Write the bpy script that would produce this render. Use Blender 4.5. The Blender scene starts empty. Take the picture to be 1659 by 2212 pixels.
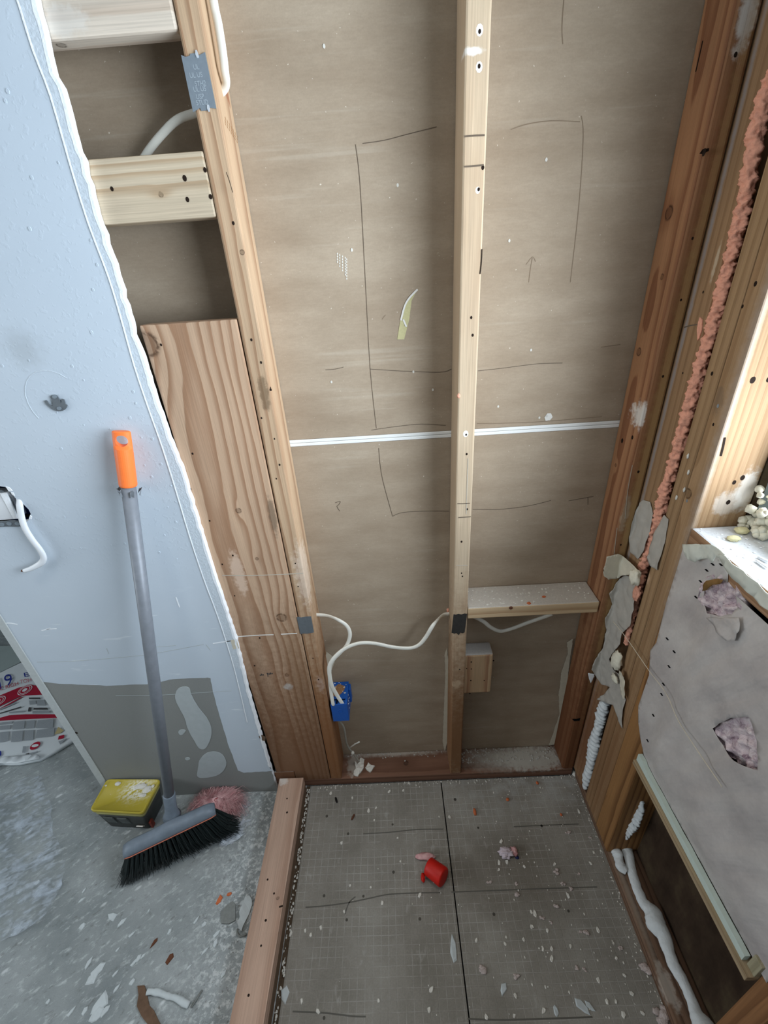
import bpy, bmesh, math, random
from math import sin, cos, pi, sqrt, exp, radians
from mathutils import Vector, Matrix, Euler, noise as mnoise
from mathutils.geometry import delaunay_2d_cdt

SC = bpy.context.scene
COL = SC.collection
# ------------------------------------------------------------------ camera
CAM = Vector((-0.14372, -0.90222, 1.58813))
ROT = Euler((1.068947, 0.060655, -0.006726), 'XYZ')
FPX = 946.33
cd = bpy.data.cameras.new('camera')
cam = bpy.data.objects.new('camera', cd)
COL.objects.link(cam)
cam.location = CAM
cam.rotation_euler = ROT
cd.sensor_fit = 'VERTICAL'
cd.sensor_height = 24.0
cd.sensor_width = 18.0
cd.lens = 24.0 * FPX / 2212.0
cd.clip_start = 0.02
SC.camera = cam
# ------------------------------------------------------------------ world, lamps, exposure
SC.view_settings.view_transform = 'Standard'
SC.view_settings.look = 'None'
SC.view_settings.gamma = 1.0
SC.view_settings.use_curve_mapping = False
SC.view_settings.exposure = 0.0
wd = bpy.data.worlds.new('overcast_sky')
SC.world = wd
wd.use_nodes = True
bgn = wd.node_tree.nodes['Background']
bgn.inputs[0].default_value = (0.72, 0.84, 1.0, 1)
bgn.inputs[1].default_value = 1.0


def area(name, loc, rot, sx, sy, energy, col):
    l = bpy.data.lights.new(name, 'AREA')
    l.shape = 'RECTANGLE'
    l.size, l.size_y = sx, sy
    l.energy = energy
    l.color = col
    o = bpy.data.objects.new(name, l)
    o.location = loc
    o.rotation_euler = rot
    COL.objects.link(o)
    return o


# daylight of the window beside the camera; an unseen fill added at far left
wl_ = area('window_daylight', (0.572, -0.71, 1.59), (0, radians(96), 0), 0.86, 1.02, 40, (0.775, 0.885, 1.0))
wl_.data.spread = radians(150)
area('far_window_daylight', (-3.94, -1.25, 1.55), (0, radians(-90), 0), 1.2, 1.5, 46, (0.85, 0.93, 1.0))


# ------------------------------------------------------------------ helpers
RM = ROT.to_matrix()


def on(ax, val, u, v):
    """point of the plane ax = val seen at photograph pixel (u, v)"""
    d = RM @ Vector(((u - 829.5) / FPX, -(v - 1106) / FPX, -1.0))
    i = 'xyz'.index(ax)
    return CAM + d * ((val - CAM[i]) / d[i])


def project(p):
    q = RM.transposed() @ (p - CAM)
    return 829.5 + FPX * q.x / -q.z, 1106 - FPX * q.y / -q.z


def onl(ax, val, pts):
    return [on(ax, val, *q) for q in pts]


def lin(c):
    c = c / 255.0
    return c / 12.92 if c <= 0.04045 else ((c + 0.055) / 1.055) ** 2.4


def rgb(r, g, b):
    return (lin(r), lin(g), lin(b), 1.0)


# ---- tiny node-expression language
NT = None
BS = None


class V:
    def __init__(s, k):
        s.s = k

    def __add__(a, b): return M('ADD', a, b)
    def __radd__(a, b): return M('ADD', b, a)
    def __sub__(a, b): return M('SUBTRACT', a, b)
    def __rsub__(a, b): return M('SUBTRACT', b, a)
    def __mul__(a, b): return M('MULTIPLY', a, b)
    def __rmul__(a, b): return M('MULTIPLY', b, a)
    def __truediv__(a, b): return M('DIVIDE', a, b)


def plug(inp, v):
    if isinstance(v, V):
        NT.links.new(v.s, inp)
    elif hasattr(v, 'is_output'):
        NT.links.new(v, inp)
    else:
        inp.default_value = v


def M(op, a, b=None, c=None, clamp=False):
    n = NT.nodes.new('ShaderNodeMath')
    n.operation = op
    n.use_clamp = clamp
    for i, q in enumerate((a, b, c)):
        if q is not None:
            plug(n.inputs[i], q)
    return V(n.outputs[0])


def newmat(name):
    global NT, BS
    m = bpy.data.materials.new(name)
    m.use_nodes = True
    NT = m.node_tree
    BS = NT.nodes['Principled BSDF']
    return m


def pos():
    g = NT.nodes.new('ShaderNodeNewGeometry')
    sp = NT.nodes.new('ShaderNodeSeparateXYZ')
    NT.links.new(g.outputs['Position'], sp.inputs[0])
    return [V(sp.outputs[i]) for i in range(3)]


def nrmz():
    g = NT.nodes.new('ShaderNodeNewGeometry')
    sp = NT.nodes.new('ShaderNodeSeparateXYZ')
    NT.links.new(g.outputs['Normal'], sp.inputs[0])
    return [V(sp.outputs[i]) for i in range(3)]


def comb(x, y, z):
    n = NT.nodes.new('ShaderNodeCombineXYZ')
    for i, q in enumerate((x, y, z)):
        plug(n.inputs[i], q)
    return n.outputs[0]


def noise(vec, scale=1.0, detail=2.0, rough=0.5, dist=0.0):
    n = NT.nodes.new('ShaderNodeTexNoise')
    NT.links.new(comb(*vec), n.inputs['Vector'])
    n.inputs['Scale'].default_value = scale
    n.inputs['Detail'].default_value = detail
    n.inputs['Roughness'].default_value = rough
    n.inputs['Distortion'].default_value = dist
    return V(n.outputs['Fac'] if 'Fac' in n.outputs else n.outputs[0])


def voro(vec, scale, feature='F1'):
    n = NT.nodes.new('ShaderNodeTexVoronoi')
    n.feature = feature
    NT.links.new(comb(*vec), n.inputs['Vector'])
    n.inputs['Scale'].default_value = scale
    return V(n.outputs['Distance'])


def sstep(v, a, b):
    n = NT.nodes.new('ShaderNodeMapRange')
    n.interpolation_type = 'SMOOTHSTEP'
    plug(n.inputs['Value'], v)
    n.inputs['From Min'].default_value = a
    n.inputs['From Max'].default_value = b
    return V(n.outputs['Result'])


def ramp(v, stops):
    n = NT.nodes.new('ShaderNodeValToRGB')
    plug(n.inputs[0], v)
    e = n.color_ramp.elements
    while len(e) < len(stops):
        e.new(0.5)
    for q, (p, c) in zip(e, stops):
        q.position = p
        q.color = c
    return n.outputs[0]


def mix(f, a, b, mode='MIX'):
    n = NT.nodes.new('ShaderNodeMix')
    n.data_type = 'RGBA'
    n.blend_type = mode
    plug(n.inputs[0], f)
    plug(n.inputs[6], a)
    plug(n.inputs[7], b)
    return n.outputs[2]


def grey(v):
    n = NT.nodes.new('ShaderNodeCombineColor')
    for i in range(3):
        plug(n.inputs[i], v)
    return n.outputs[0]


def bump(h, strength, dist):
    n = NT.nodes.new('ShaderNodeBump')
    n.inputs['Strength'].default_value = strength
    n.inputs['Distance'].default_value = dist
    plug(n.inputs['Height'], h)
    NT.links.new(n.outputs[0], BS.inputs['Normal'])


def fin(col, rough=0.8, spec=0.3, metal=0.0):
    plug(BS.inputs['Base Color'], col)
    plug(BS.inputs['Roughness'], rough)
    BS.inputs['Specular IOR Level'].default_value = spec
    plug(BS.inputs['Metallic'], metal)


def plain(name, c, rough=0.6, spec=0.3, metal=0.0, var=0.12, sc=40.0, bmp=0.0, bsc=200.0):
    m = newmat(name)
    x, y, z = pos()
    n = noise((x, y, z), sc, 3)
    col = mix(1.0, c, grey(n * (2 * var) + (1 - var)), 'MULTIPLY')
    fin(col, rough, spec, metal)
    if bmp:
        bump(noise((x, y, z), bsc, 3), bmp, 0.002)
    return m


def blotmask(P, cen, size, ns=60.0, soft=0.25, seed=0.0):
    x, y, z = P
    dx = (x - cen[0]) / size[0]
    dy = (y - cen[1]) / size[1]
    dz = (z - cen[2]) / size[2]
    d = M('SQRT', dx * dx + dy * dy + dz * dz)
    n = noise((x + seed, y, z), ns, 4, 0.65)
    if sorted(size)[-1] > 0.15:
        return sstep((1.0 - d) + (n - 0.5) * 0.9, -0.1, 0.9)
    return sstep((1.0 - d) + (n - 0.5) * 1.6, -0.05, soft + 0.25)


def desat(c, k):
    g = 0.3 * c[0] + 0.6 * c[1] + 0.1 * c[2]
    return tuple(g + (q - g) * k for q in c[:3]) + (1.0,)


def wood(name, ax, light, dark, c=(0.0, 0.1), rings=60.0, amp=0.02, ring=0.7, knots=(), blots=(), dust=None,
         seed=0.0, rough=0.75, grime=0.25, fiber=0.35, sat=0.85):
    m = newmat(name)
    light, dark = desat(light, sat), desat(dark, sat + 0.04)
    P = x, y, z = pos()
    u, v, w = {'z': (z, x, y), 'x': (x, z, y), 'y': (y, x, z)}[ax]
    n1 = noise((u * 1.3 + seed, v * 5, w * 5), 1.0, 2)
    n2 = noise((u * 1.1 + seed + 37.0, v * 5, w * 5), 1.0, 2)
    vv = v - c[0] + (n1 - 0.5) * amp * 2
    ww = w - c[1] + (n2 - 0.5) * amp * 2
    r = M('SQRT', vv * vv + ww * ww)
    kmask = None
    for (kp, kr) in knots:
        ku, kv, kw = {'z': (kp[2], kp[0], kp[1]), 'x': (kp[0], kp[2], kp[1]), 'y': (kp[1], kp[0], kp[2])}[ax]
        du = u - ku
        dv = v - kv
        dw = w - kw
        perp = dv * dv + dw * dw
        g = M('EXPONENT', (du * du * 0.22 + perp) * (-1.0 / (2.2 * kr) ** 2))
        r = r + g * (kr * 0.8)
        d = M('SQRT', du * du + perp)
        km = (1.0 - sstep(d, kr * 0.85, kr)) * 0.45
        e_ = (d - kr * 0.9) / (kr * 0.22)
        km = M('MAXIMUM', km, M('EXPONENT', e_ * e_ * -1.0) * 0.9 * sstep(noise((x + seed, y, z), 130.0, 2), 0.25, 0.55))
        kmask = km if kmask is None else M('MAXIMUM', kmask, km)
    wob = noise((u * 8 + seed, v * 40, w * 40), 1.0, 2)
    f = M('FRACT', r * rings + (wob - 0.5) * 0.35)
    fl = sstep(f, 0.35, 0.9) * (1.0 - sstep(f, 0.93, 1.0)) * ring
    fib = noise((u * 7 + seed, v * 420, w * 420), 1.0, 3)
    big = noise((u * 2.5 + seed, v * 9, w * 9), 1.0, 3)
    col = mix(fl, light, dark)
    col = mix(1.0, col, grey((fib - 0.5) * fiber * 1.6 + (big - 0.5) * grime * 2.0 + 1.0), 'MULTIPLY')
    if kmask is not None:
        col = mix(kmask, col, tuple(q * 0.28 for q in dark[:3]) + (1,))
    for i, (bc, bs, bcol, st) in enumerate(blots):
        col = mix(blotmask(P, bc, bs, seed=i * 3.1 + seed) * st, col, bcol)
    if dust:
        dcol, dst = dust
        nz = nrmz()[2]
        dn = noise((x, y, z), 30.0, 4, 0.65)
        mk = sstep(nz, 0.4, 0.9) * sstep(dn, 0.5 - dst * 0.5, 0.75 - dst * 0.5) * min(1.0, dst * 1.3)
        fine = noise((x, y, z), 260.0, 3, 0.7)
        col = mix(mk, col, mix(fine, tuple(q * 0.6 for q in dcol[:3]) + (1,), dcol))
    fin(col, rough, 0.25)
    bump(fl * 0.5 + fib * 0.6, 0.25, 0.0015)
    return m


# ---- mesh builders
def link(o):
    COL.objects.link(o)
    return o


WLOC = {}


def wloc(o):
    return WLOC.get(o.name, Vector((0, 0, 0)))


def mobj(name, verts, faces, mat, parent=None, smooth=False, base=None, fixn=False):
    me = bpy.data.meshes.new(name)
    verts = [Vector(q) for q in verts]
    if base is None:
        lo = Vector([min(q[i] for q in verts) for i in range(3)])
        hi = Vector([max(q[i] for q in verts) for i in range(3)])
        base = Vector(((lo.x + hi.x) / 2, (lo.y + hi.y) / 2, lo.z))
    me.from_pydata([tuple(q - base) for q in verts], [], faces)
    me.update()
    if fixn:
        b_m = bmesh.new()
        b_m.from_mesh(me)
        bmesh.ops.recalc_face_normals(b_m, faces=b_m.faces[:])
        b_m.to_mesh(me)
        b_m.free()
    if smooth:
        me.polygons.foreach_set('use_smooth', [True] * len(me.polygons))
    o = bpy.data.objects.new(name, me)
    mats = mat if isinstance(mat, (list, tuple)) else [mat]
    for q in mats:
        me.materials.append(q)
    link(o)
    WLOC[o.name] = base
    if parent is not None:
        o.parent = parent
        o.location = base - wloc(parent)
    else:
        o.location = base
    return o


def thing(name, label, cat, loc=(0, 0, 0), group=None):
    o = bpy.data.objects.new(name, None)
    link(o)
    o.empty_display_size = 0.05
    o.location = loc
    WLOC[o.name] = Vector(loc)
    return tag(o, label, cat, group)


def tag(o, label, cat, group=None):
    o['label'] = label
    o['category'] = cat
    if group:
        o['group'] = group
    return o


def struct(o):
    o['kind'] = 'structure'
    return o


def stuff(o):
    o['kind'] = 'stuff'
    return o


def from_bm(bm):
    bm.verts.ensure_lookup_table()
    vs = [q.co.copy() for q in bm.verts]
    bm.verts.index_update()
    fs = [[q.index for q in f.verts] for f in bm.faces]
    bm.free()
    return vs, fs


def box_vf(x0, x1, y0, y1, z0, z1, bev=0.0, seg=2):
    bm = bmesh.new()
    bmesh.ops.create_cube(bm, size=1.0)
    for q in bm.verts:
        q.co = Vector(((x0 + x1) / 2 + q.co.x * (x1 - x0), (y0 + y1) / 2 + q.co.y * (y1 - y0), (z0 + z1) / 2 + q.co.z * (z1 - z0)))
    if bev > 0:
        bmesh.ops.bevel(bm, geom=bm.edges[:], offset=bev, segments=seg, profile=0.5, affect='EDGES')
    return from_bm(bm)


def box(name, b, mat, parent=None, bev=0.0, seg=2):
    vs, fs = box_vf(*b, bev, seg)
    return mobj(name, vs, fs, mat, parent)


def join(parts):
    V0, F0 = [], []
    for vs, fs in parts:
        k = len(V0)
        V0 += list(vs)
        F0 += [[i + k for i in f] for f in fs]
    return V0, F0


def inpoly(p, poly):
    x, y = p
    c = False
    j = len(poly) - 1
    for i in range(len(poly)):
        xi, yi = poly[i]
        xj, yj = poly[j]
        if (yi > y) != (yj > y) and x < (xj - xi) * (y - yi) / (yj - yi) + xi:
            c = not c
        j = i
    return c


def dense(poly, step):
    out = []
    for i in range(len(poly)):
        a = Vector(poly[i])
        b = Vector(poly[(i + 1) % len(poly)])
        n = max(1, int((b - a).length / step))
        out += [tuple(a.lerp(b, k / n)) for k in range(n)]
    return out


def soft(poly, n=2):
    for _ in range(n):
        out = []
        for i in range(len(poly)):
            a, b = Vector(poly[i]), Vector(poly[(i + 1) % len(poly)])
            out += [tuple(a.lerp(b, 0.25)), tuple(a.lerp(b, 0.75))]
        poly = out
    return poly


def ragged(poly, amp, step, seed=0):
    p = dense(poly, step)
    out = []
    for i, q in enumerate(p):
        n = mnoise.noise_vector(Vector((q[0] * 90 + seed, q[1] * 90, seed * 1.7)))
        n2 = mnoise.noise_vector(Vector((q[0] * 300 + seed, q[1] * 300, seed)))
        out.append((q[0] + (n.x + 0.5 * n2.x) * amp, q[1] + (n.y + 0.5 * n2.y) * amp))
    return out


def sheet_vf(ax, val, outer, holes=(), t=0.001, step=None, fn=None):
    """flat piece in the plane ax = val (its front, towards the room), thickness t behind; outlines are in-plane coordinates"""
    i = 'xyz'.index(ax)
    loops = [list(outer)] + [list(h) for h in holes]
    pts, eds = [], []
    for lp in loops:
        k = len(pts)
        pts += [Vector(q) for q in lp]
        eds += [(k + a, k + (a + 1) % len(lp)) for a in range(len(lp))]
    if step:
        xs = [q[0] for q in outer]
        ys = [q[1] for q in outer]
        gx = min(xs) + step * 0.5
        while gx < max(xs):
            gy = min(ys) + step * 0.5
            while gy < max(ys):
                jx = gx + 0.25 * step * sin(gy * 977 + gx * 331)
                jy = gy + 0.25 * step * cos(gx * 771 + gy * 173)
                if inpoly((jx, jy), outer) and not any(inpoly((jx, jy), h) for h in holes):
                    pts.append(Vector((jx, jy)))
                gy += step
            gx += step
    vo, eo, fo, *_ = delaunay_2d_cdt(pts, eds, [], 0, 1e-7)
    tris = []
    for f in fo:
        cx = sum(vo[k].x for k in f) / len(f)
        cy = sum(vo[k].y for k in f) / len(f)
        if inpoly((cx, cy), outer) and not any(inpoly((cx, cy), h) for h in holes):
            tris.append(list(f))
    away = 1 if ax in 'xy' else -1

    def P(q, off):
        d = fn(q[0], q[1]) if fn else 0.0
        w = val + away * (off - d)
        if ax == 'x':
            return Vector((w, q[0], q[1]))
        if ax == 'y':
            return Vector((q[0], w, q[1]))
        return Vector((q[0], q[1], w))
    n = len(vo)
    verts = [P(q, 0.0) for q in vo] + [P(q, t) for q in vo]
    # orient
    want = Vector((0, 0, 0))
    want[i] = -away
    faces = []
    cnt = {}
    for f in tris:
        a, b, c = [verts[k] for k in f[:3]]
        if (b - a).cross(c - a).dot(want) < 0:
            f = f[::-1]
        faces.append(f)
        for k in range(len(f)):
            e = (f[k], f[(k + 1) % len(f)])
            cnt[e] = cnt.get(e, 0) + 1
    out = list(faces) + [[k + n for k in f[::-1]] for f in faces]
    for (a, b) in cnt:
        if (b, a) not in cnt:
            out.append([b, a, a + n, b + n])
    used = sorted({k for f in out for k in f})
    mp = {k: j for j, k in enumerate(used)}
    return [verts[k] for k in used], [[mp[k] for k in f] for f in out]


def inpl(ax, pts):
    if ax == 'x':
        return [(q.y, q.z) for q in pts]
    if ax == 'y':
        return [(q.x, q.z) for q in pts]
    return [(q.x, q.y) for q in pts]


def pxpoly(ax, val, px):
    return inpl(ax, onl(ax, val, px))


def sheet(name, ax, val, outer, mat, parent=None, holes=(), t=0.001, step=None, fn=None, smooth=False):
    vs, fs = sheet_vf(ax, val, outer, holes, t, step, fn)
    return mobj(name, vs, fs, mat, parent, smooth)


def smoothpath(pts, n=8):
    pts = [Vector(q) for q in pts]
    out = []
    for i in range(len(pts) - 1):
        p0 = pts[max(0, i - 1)]
        p1, p2 = pts[i], pts[i + 1]
        p3 = pts[min(len(pts) - 1, i + 2)]
        for k in range(n):
            t = k / n
            out.append(0.5 * ((2 * p1) + (p2 - p0) * t + (2 * p0 - 5 * p1 + 4 * p2 - p3) * t * t + (3 * p1 - p0 - 3 * p2 + p3) * t ** 3))
    out.append(pts[-1])
    return out


def tube_vf(path, ra, rb=None, ns=10, up=Vector((0, -1, 0)), fn=None, cap=True):
    """swept ellipse: ra across, rb along `up`; fn(i, angle) scales the radius"""
    vs, fs = [], []
    n = len(path)
    for i, p in enumerate(path):
        t = (path[min(i + 1, n - 1)] - path[max(i - 1, 0)]).normalized()
        s = t.cross(up)
        if s.length < 1e-4:
            s = t.cross(Vector((1, 0, 0.3)))
        s.normalize()
        u = s.cross(t).normalized()
        a = ra(i / (n - 1)) if callable(ra) else ra
        b = a if rb is None else (rb(i / (n - 1)) if callable(rb) else rb)
        for k in range(ns):
            th = 2 * pi * k / ns
            f = fn(p + s * cos(th) * a + u * sin(th) * b) if fn else 1.0
            vs.append(p + (s * cos(th) * a + u * sin(th) * b) * f)
    for i in range(n - 1):
        for k in range(ns):
            a, b = i * ns + k, i * ns + (k + 1) % ns
            fs.append([a, b, b + ns, a + ns])
    if cap:
        fs.append(list(range(ns))[::-1])
        fs.append([(n - 1) * ns + k for k in range(ns)])
    return vs, fs


def tube(name, path, ra, mat, parent=None, rb=None, ns=10, up=Vector((0, -1, 0)), fn=None):
    vs, fs = tube_vf(path, ra, rb, ns, up, fn)
    return mobj(name, vs, fs, mat, parent, True)


def ribbon_vf(ax, val, pts, w, t=0.0004):
    """thin flat line drawn on the plane ax = val"""
    q = inpl(ax, pts)
    left, right = [], []
    for i in range(len(q)):
        a = Vector(q[max(0, i - 1)])
        b = Vector(q[min(len(q) - 1, i + 1)])
        d = (b - a).normalized()
        nn = Vector((-d.y, d.x)) * (w / 2)
        c = Vector(q[i])
        left.append(c + nn)
        right.append(c - nn)
    away = 1 if ax in 'xy' else -1
    vs = []
    for off in (-t * away, 0.0):
        for L in (left, right):
            for c in L:
                if ax == 'x':
                    vs.append(Vector((val + off, c.x, c.y)))
                elif ax == 'y':
                    vs.append(Vector((c.x, val + off, c.y)))
                else:
                    vs.append(Vector((c.x, c.y, val + off)))
    n = len(q)
    fs = []
    for i in range(n - 1):
        fs.append([i, i + 1, n + i + 1, n + i])
        fs.append([i, 2 * n + i, 2 * n + i + 1, i + 1])
        fs.append([n + i, n + i + 1, 3 * n + i + 1, 3 * n + i])
    return vs, fs


def lines(name, ax, val, polylines, w, mat, parent, sub=4, t=0.0004):
    for pl in polylines:
        p = onl(ax, val, pl)
        if len(p) > 2:
            p = smoothpath(p, sub)
        mobj(name, *ribbon_vf(ax, val, p, w, t), mat, parent)


def disc_vf(c, ax, r, h=0.0006, n=10, sq=1.0):
    vs, fs = [], []
    i = 'xyz'.index(ax)
    j, k = [q for q in range(3) if q != i]
    sgn = -1 if ax in 'xy' else 1
    for off in (0.0, h * sgn):
        for a in range(n):
            p = Vector(c)
            p[j] += cos(2 * pi * a / n) * r
            p[k] += sin(2 * pi * a / n) * r * sq
            p[i] += off
            vs.append(p)
    fs.append(list(range(n)))
    fs.append([n + a for a in range(n)])
    for a in range(n):
        fs.append([a, (a + 1) % n, n + (a + 1) % n, n + a])
    return vs, fs


def holes_on(name, parent, ax, val, px, r, mat, h=0.0003, sq=1.3):
    parts = [disc_vf(on(ax, val, *q), ax, r * random.uniform(0.8, 1.2), h, 9, sq) for q in px]
    return stuff(mobj(name, *join(parts), mat, parent))


def lump_vf(c, s, seed=0, amp=0.35, freq=2.0, sub=3):
    bm = bmesh.new()
    bmesh.ops.create_icosphere(bm, subdivisions=sub, radius=1.0)
    for q in bm.verts:
        d = q.co.normalized()
        k = 1 + amp * mnoise.fractal(d * freq + Vector((seed, seed * 2.3, 0)), 1.0, 2.0, 3)
        q.co = Vector((c[0] + d.x * s[0] * k, c[1] + d.y * s[1] * k, c[2] + d.z * s[2] * k))
    return from_bm(bm)


def lump(name, c, s, mat, parent=None, seed=0, amp=0.35, freq=2.0, sub=3):
    return mobj(name, *lump_vf(c, s, seed, amp, freq, sub), mat, parent, True)


def rough_fn(amp, freq, seed=0):
    def f(p):
        return 1 + amp * mnoise.fractal(p * freq + Vector((seed, 0, seed)), 1.0, 2.0, 4)
    return f


def baked(o):
    """apply the modifiers of o into its mesh"""
    dg = bpy.context.evaluated_depsgraph_get()
    dg.update()
    me = bpy.data.meshes.new_from_object(o.evaluated_get(dg))
    o.modifiers.clear()
    o.data = me
    return o


def text_vf(body, o, ex, ey, size_per=1.0):
    """letters as mesh: origin o, unit vectors ex (one em along the line) and ey (one em up)"""
    cu = bpy.data.curves.new('lettering', 'FONT')
    cu.body = body
    cu.resolution_u = 3
    ob = bpy.data.objects.new('lettering', cu)
    COL.objects.link(ob)
    dg = bpy.context.evaluated_depsgraph_get()
    dg.update()
    me = ob.evaluated_get(dg).to_mesh()
    vs = [o + ex * q.co.x + ey * q.co.y for q in me.vertices]
    fs = [list(p.vertices) for p in me.polygons]
    ob.evaluated_get(dg).to_mesh_clear()
    bpy.data.objects.remove(ob)
    bpy.data.curves.remove(cu)
    return vs, fs


random.seed(7)
# ================================================================== materials
WHITE = rgb(236, 238, 236)
PLASTER = (rgb(226, 226, 222), 0.6)


def paper_brown():
    m = newmat('brown_face_paper')
    P = x, y, z = pos()
    n = noise((x * 1.0, y, z * 3.0), 6.0, 4)
    f = noise((x * 60, y, z * 260), 1.0, 3, 0.6)
    g = noise((x, y, z), 420.0, 3, 0.7)
    col = ramp(n, [(0.3, rgb(158, 140, 119)), (0.7, rgb(175, 158, 137))])
    col = mix(1.0, col, grey((f - 0.5) * 0.22 + (g - 0.5) * 0.22 + 1.0), 'MULTIPLY')
    st = noise((x * 2.2, y, z * 55.0), 1.0, 3, 0.6)
    st2 = noise((x * 3.0 + 9, y, z * 3.0), 1.0, 2)
    col = mix(sstep(st, 0.56, 0.72) * sstep(st2, 0.45, 0.6) * 0.24, col, rgb(198, 186, 168))
    sp = noise((x, y, z), 190.0, 2, 0.4)
    col = mix(sstep(sp, 0.735, 0.76) * 0.7, col, rgb(226, 216, 200))
    fin(col, 0.85, 0.2)
    bump(f * 0.4 + g * 0.4, 0.15, 0.001)
    return m


M_paper = paper_brown()


def paint_white():
    m = newmat('textured_wall_paint')
    P = x, y, z = pos()
    n = noise((x, y, z), 3.0, 3)
    col = ramp(n, [(0.3, rgb(190, 200, 209)), (0.7, rgb(199, 208, 216))])
    sm = blotmask(P, (-0.835, -0.0127, 1.50), (0.05, 0.3, 0.05), 70, 0.4)
    col = mix(sm * 0.35, col, rgb(150, 155, 156))
    sc = noise((x * 8, y, z * 60), 1.0, 3, 0.6)
    low = 1.0 - sstep(z, 0.82, 0.95)
    col = mix(sstep(sc, 0.62, 0.70) * low * 0.4, col, rgb(236, 240, 242))
    fin(col, 0.6, 0.35)
    p = noise((x, y, z), 95.0, 2, 0.55)
    bump(sstep(p, 0.54, 0.70) * sstep(z, 0.85, 1.1) + noise((x, y, z), 300.0, 2) * 0.15, 0.16, 0.0014)
    return m


M_paint = paint_white()
M_strip = plain('rough_painted_edge_strip', rgb(200, 208, 214), 0.7, 0.3, 0, 0.16, 160, 0.5, 220)
M_board_grey = plain('bare_grey_wallboard', rgb(139, 140, 136), 0.85, 0.2, 0, 0.08, 500)
M_patch = plain('filler_patch', rgb(178, 184, 184), 0.8, 0.2, 0, 0.08, 60)
M_gypsum = plain('white_gypsum_core', rgb(240, 242, 244), 0.85, 0.2, 0, 0.08, 120, 0.4, 300)
M_tape = plain('white_joint_strip', rgb(240, 240, 236), 0.7, 0.3, 0, 0.03, 30)
M_pencil = plain('pencil_line', rgb(104, 90, 76), 0.8, 0.2)
M_pencil2 = plain('faint_pencil_line', rgb(138, 120, 100), 0.8, 0.2)
M_pencil3 = plain('faint_floor_pencil', rgb(96, 93, 86), 0.8, 0.2)
M_hole = plain('dark_hole', rgb(40, 30, 24), 0.9, 0.1)
M_chalk = plain('white_plaster_line', rgb(226, 222, 214), 0.9, 0.1)
M_chalk2 = plain('dusty_plaster_smudge', rgb(186, 176, 160), 0.9, 0.1)


def concrete():
    m = newmat('dusty_scraped_floor')
    P = x, y, z = pos()
    a = (x * 0.8 + y * 0.6)
    b = (y * 0.8 - x * 0.6)
    n = noise((x, y, z), 5.0, 5, 0.6)
    s = noise((a * 34, b * 70, z), 1.0, 5, 0.68)
    f = noise((x, y, z), 320.0, 3, 0.7)
    col = ramp(n, [(0.3, rgb(120, 126, 126)), (0.5, rgb(140, 145, 144)), (0.72, rgb(160, 164, 163))])
    col = mix(sstep(s, 0.52, 0.70) * 0.55, col, rgb(200, 204, 203))
    sk = voro((a * 14, b * 34, z), 1.0)
    col = mix((1.0 - sstep(sk, 0.10, 0.20)) * sstep(noise((x, y, z + 5), 9.0, 2), 0.45, 0.6) * 0.7, col, rgb(206, 209, 208))
    s2 = noise((a * 30 + 5, b * 60, z + 3), 1.0, 5, 0.68)
    col = mix(sstep(s2, 0.55, 0.72) * 0.65, col, rgb(98, 98, 94))
    edge = sstep(x, -0.85, -0.6)
    gr = noise((x, y, z), 75.0, 4, 0.7)
    col = mix(edge * sstep(gr, 0.48, 0.62) * 0.8, col, rgb(205, 207, 205))
    col = mix(edge * sstep(noise((x + 3, y, z), 110.0, 3, 0.6), 0.60, 0.68) * 0.7, col, rgb(96, 92, 86))
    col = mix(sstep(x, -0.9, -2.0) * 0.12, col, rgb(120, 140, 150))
    col = mix(1.0, col, grey((f - 0.5) * 0.35 + 1.0), 'MULTIPLY')
    fin(col, 0.75, 0.3)
    bump(s * 0.6 + gr * 0.5 + f * 0.2, 0.5, 0.002)
    return m


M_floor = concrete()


def backer():
    m = newmat('scored_cement_board')
    P = x, y, z = pos()
    n = noise((x, y, z), 4.5, 5, 0.65)
    f = noise((x, y, z), 260.0, 4, 0.7)
    col = ramp(n, [(0.3, rgb(122, 117, 107)), (0.5, rgb(139, 134, 125)), (0.7, rgb(156, 152, 143))])
    wx = x + (noise((x, y, z), 9.0, 2) - 0.5) * 0.004
    wy = y + (noise((x + 4, y, z), 9.0, 2) - 0.5) * 0.004
    gx = M('ABSOLUTE', M('FRACT', wx * 49.0) - 0.5)
    gy = M('ABSOLUTE', M('FRACT', wy * 49.0) - 0.5)
    ln = M('MAXIMUM', sstep(gx, 0.435, 0.485), sstep(gy, 0.435, 0.485))
    br = noise((x * 1.0, y, z + 7), 14.0, 4, 0.65)
    far = sstep(y, -0.75, -0.15) * 0.6 + 0.4
    col = mix(ln * sstep(br, 0.36, 0.6) * far * 0.5, col, rgb(186, 184, 177))
    sm = noise((x * 1.1, y * 0.55, z + 21), 30.0, 4, 0.6)
    col = mix(sstep(sm, 0.60, 0.74) * 0.4, col, rgb(182, 179, 172))
    wet = blotmask(P, (0.17, -0.27, 0), (0.24, 0.14, 1), 12, 0.6)
    col = mix(wet * 0.45, col, rgb(92, 82, 68))
    dst = sstep(y, -0.16, -0.02) * sstep(x, -0.2, 0.2) * sstep(noise((x, y, z + 2), 22.0, 4), 0.42, 0.65)
    col = mix(dst * 0.45, col, rgb(180, 180, 176))
    col = mix(1.0, col, grey((f - 0.5) * 0.5 + 1.0), 'MULTIPLY')
    fin(col, 0.9, 0.2)
    bump(ln * -0.5 + f * 0.4 + n, 0.4, 0.0015)
    return m


M_backer = backer()
M_grime = plain('grimy_floor_gap', rgb(84, 70, 56), 0.95, 0.1, 0, 0.6, 140, 0.8, 200)
M_room = plain('grey_room_paint', rgb(170, 172, 172), 0.8, 0.2, 0, 0.04, 5)
M_sheath = None


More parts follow.
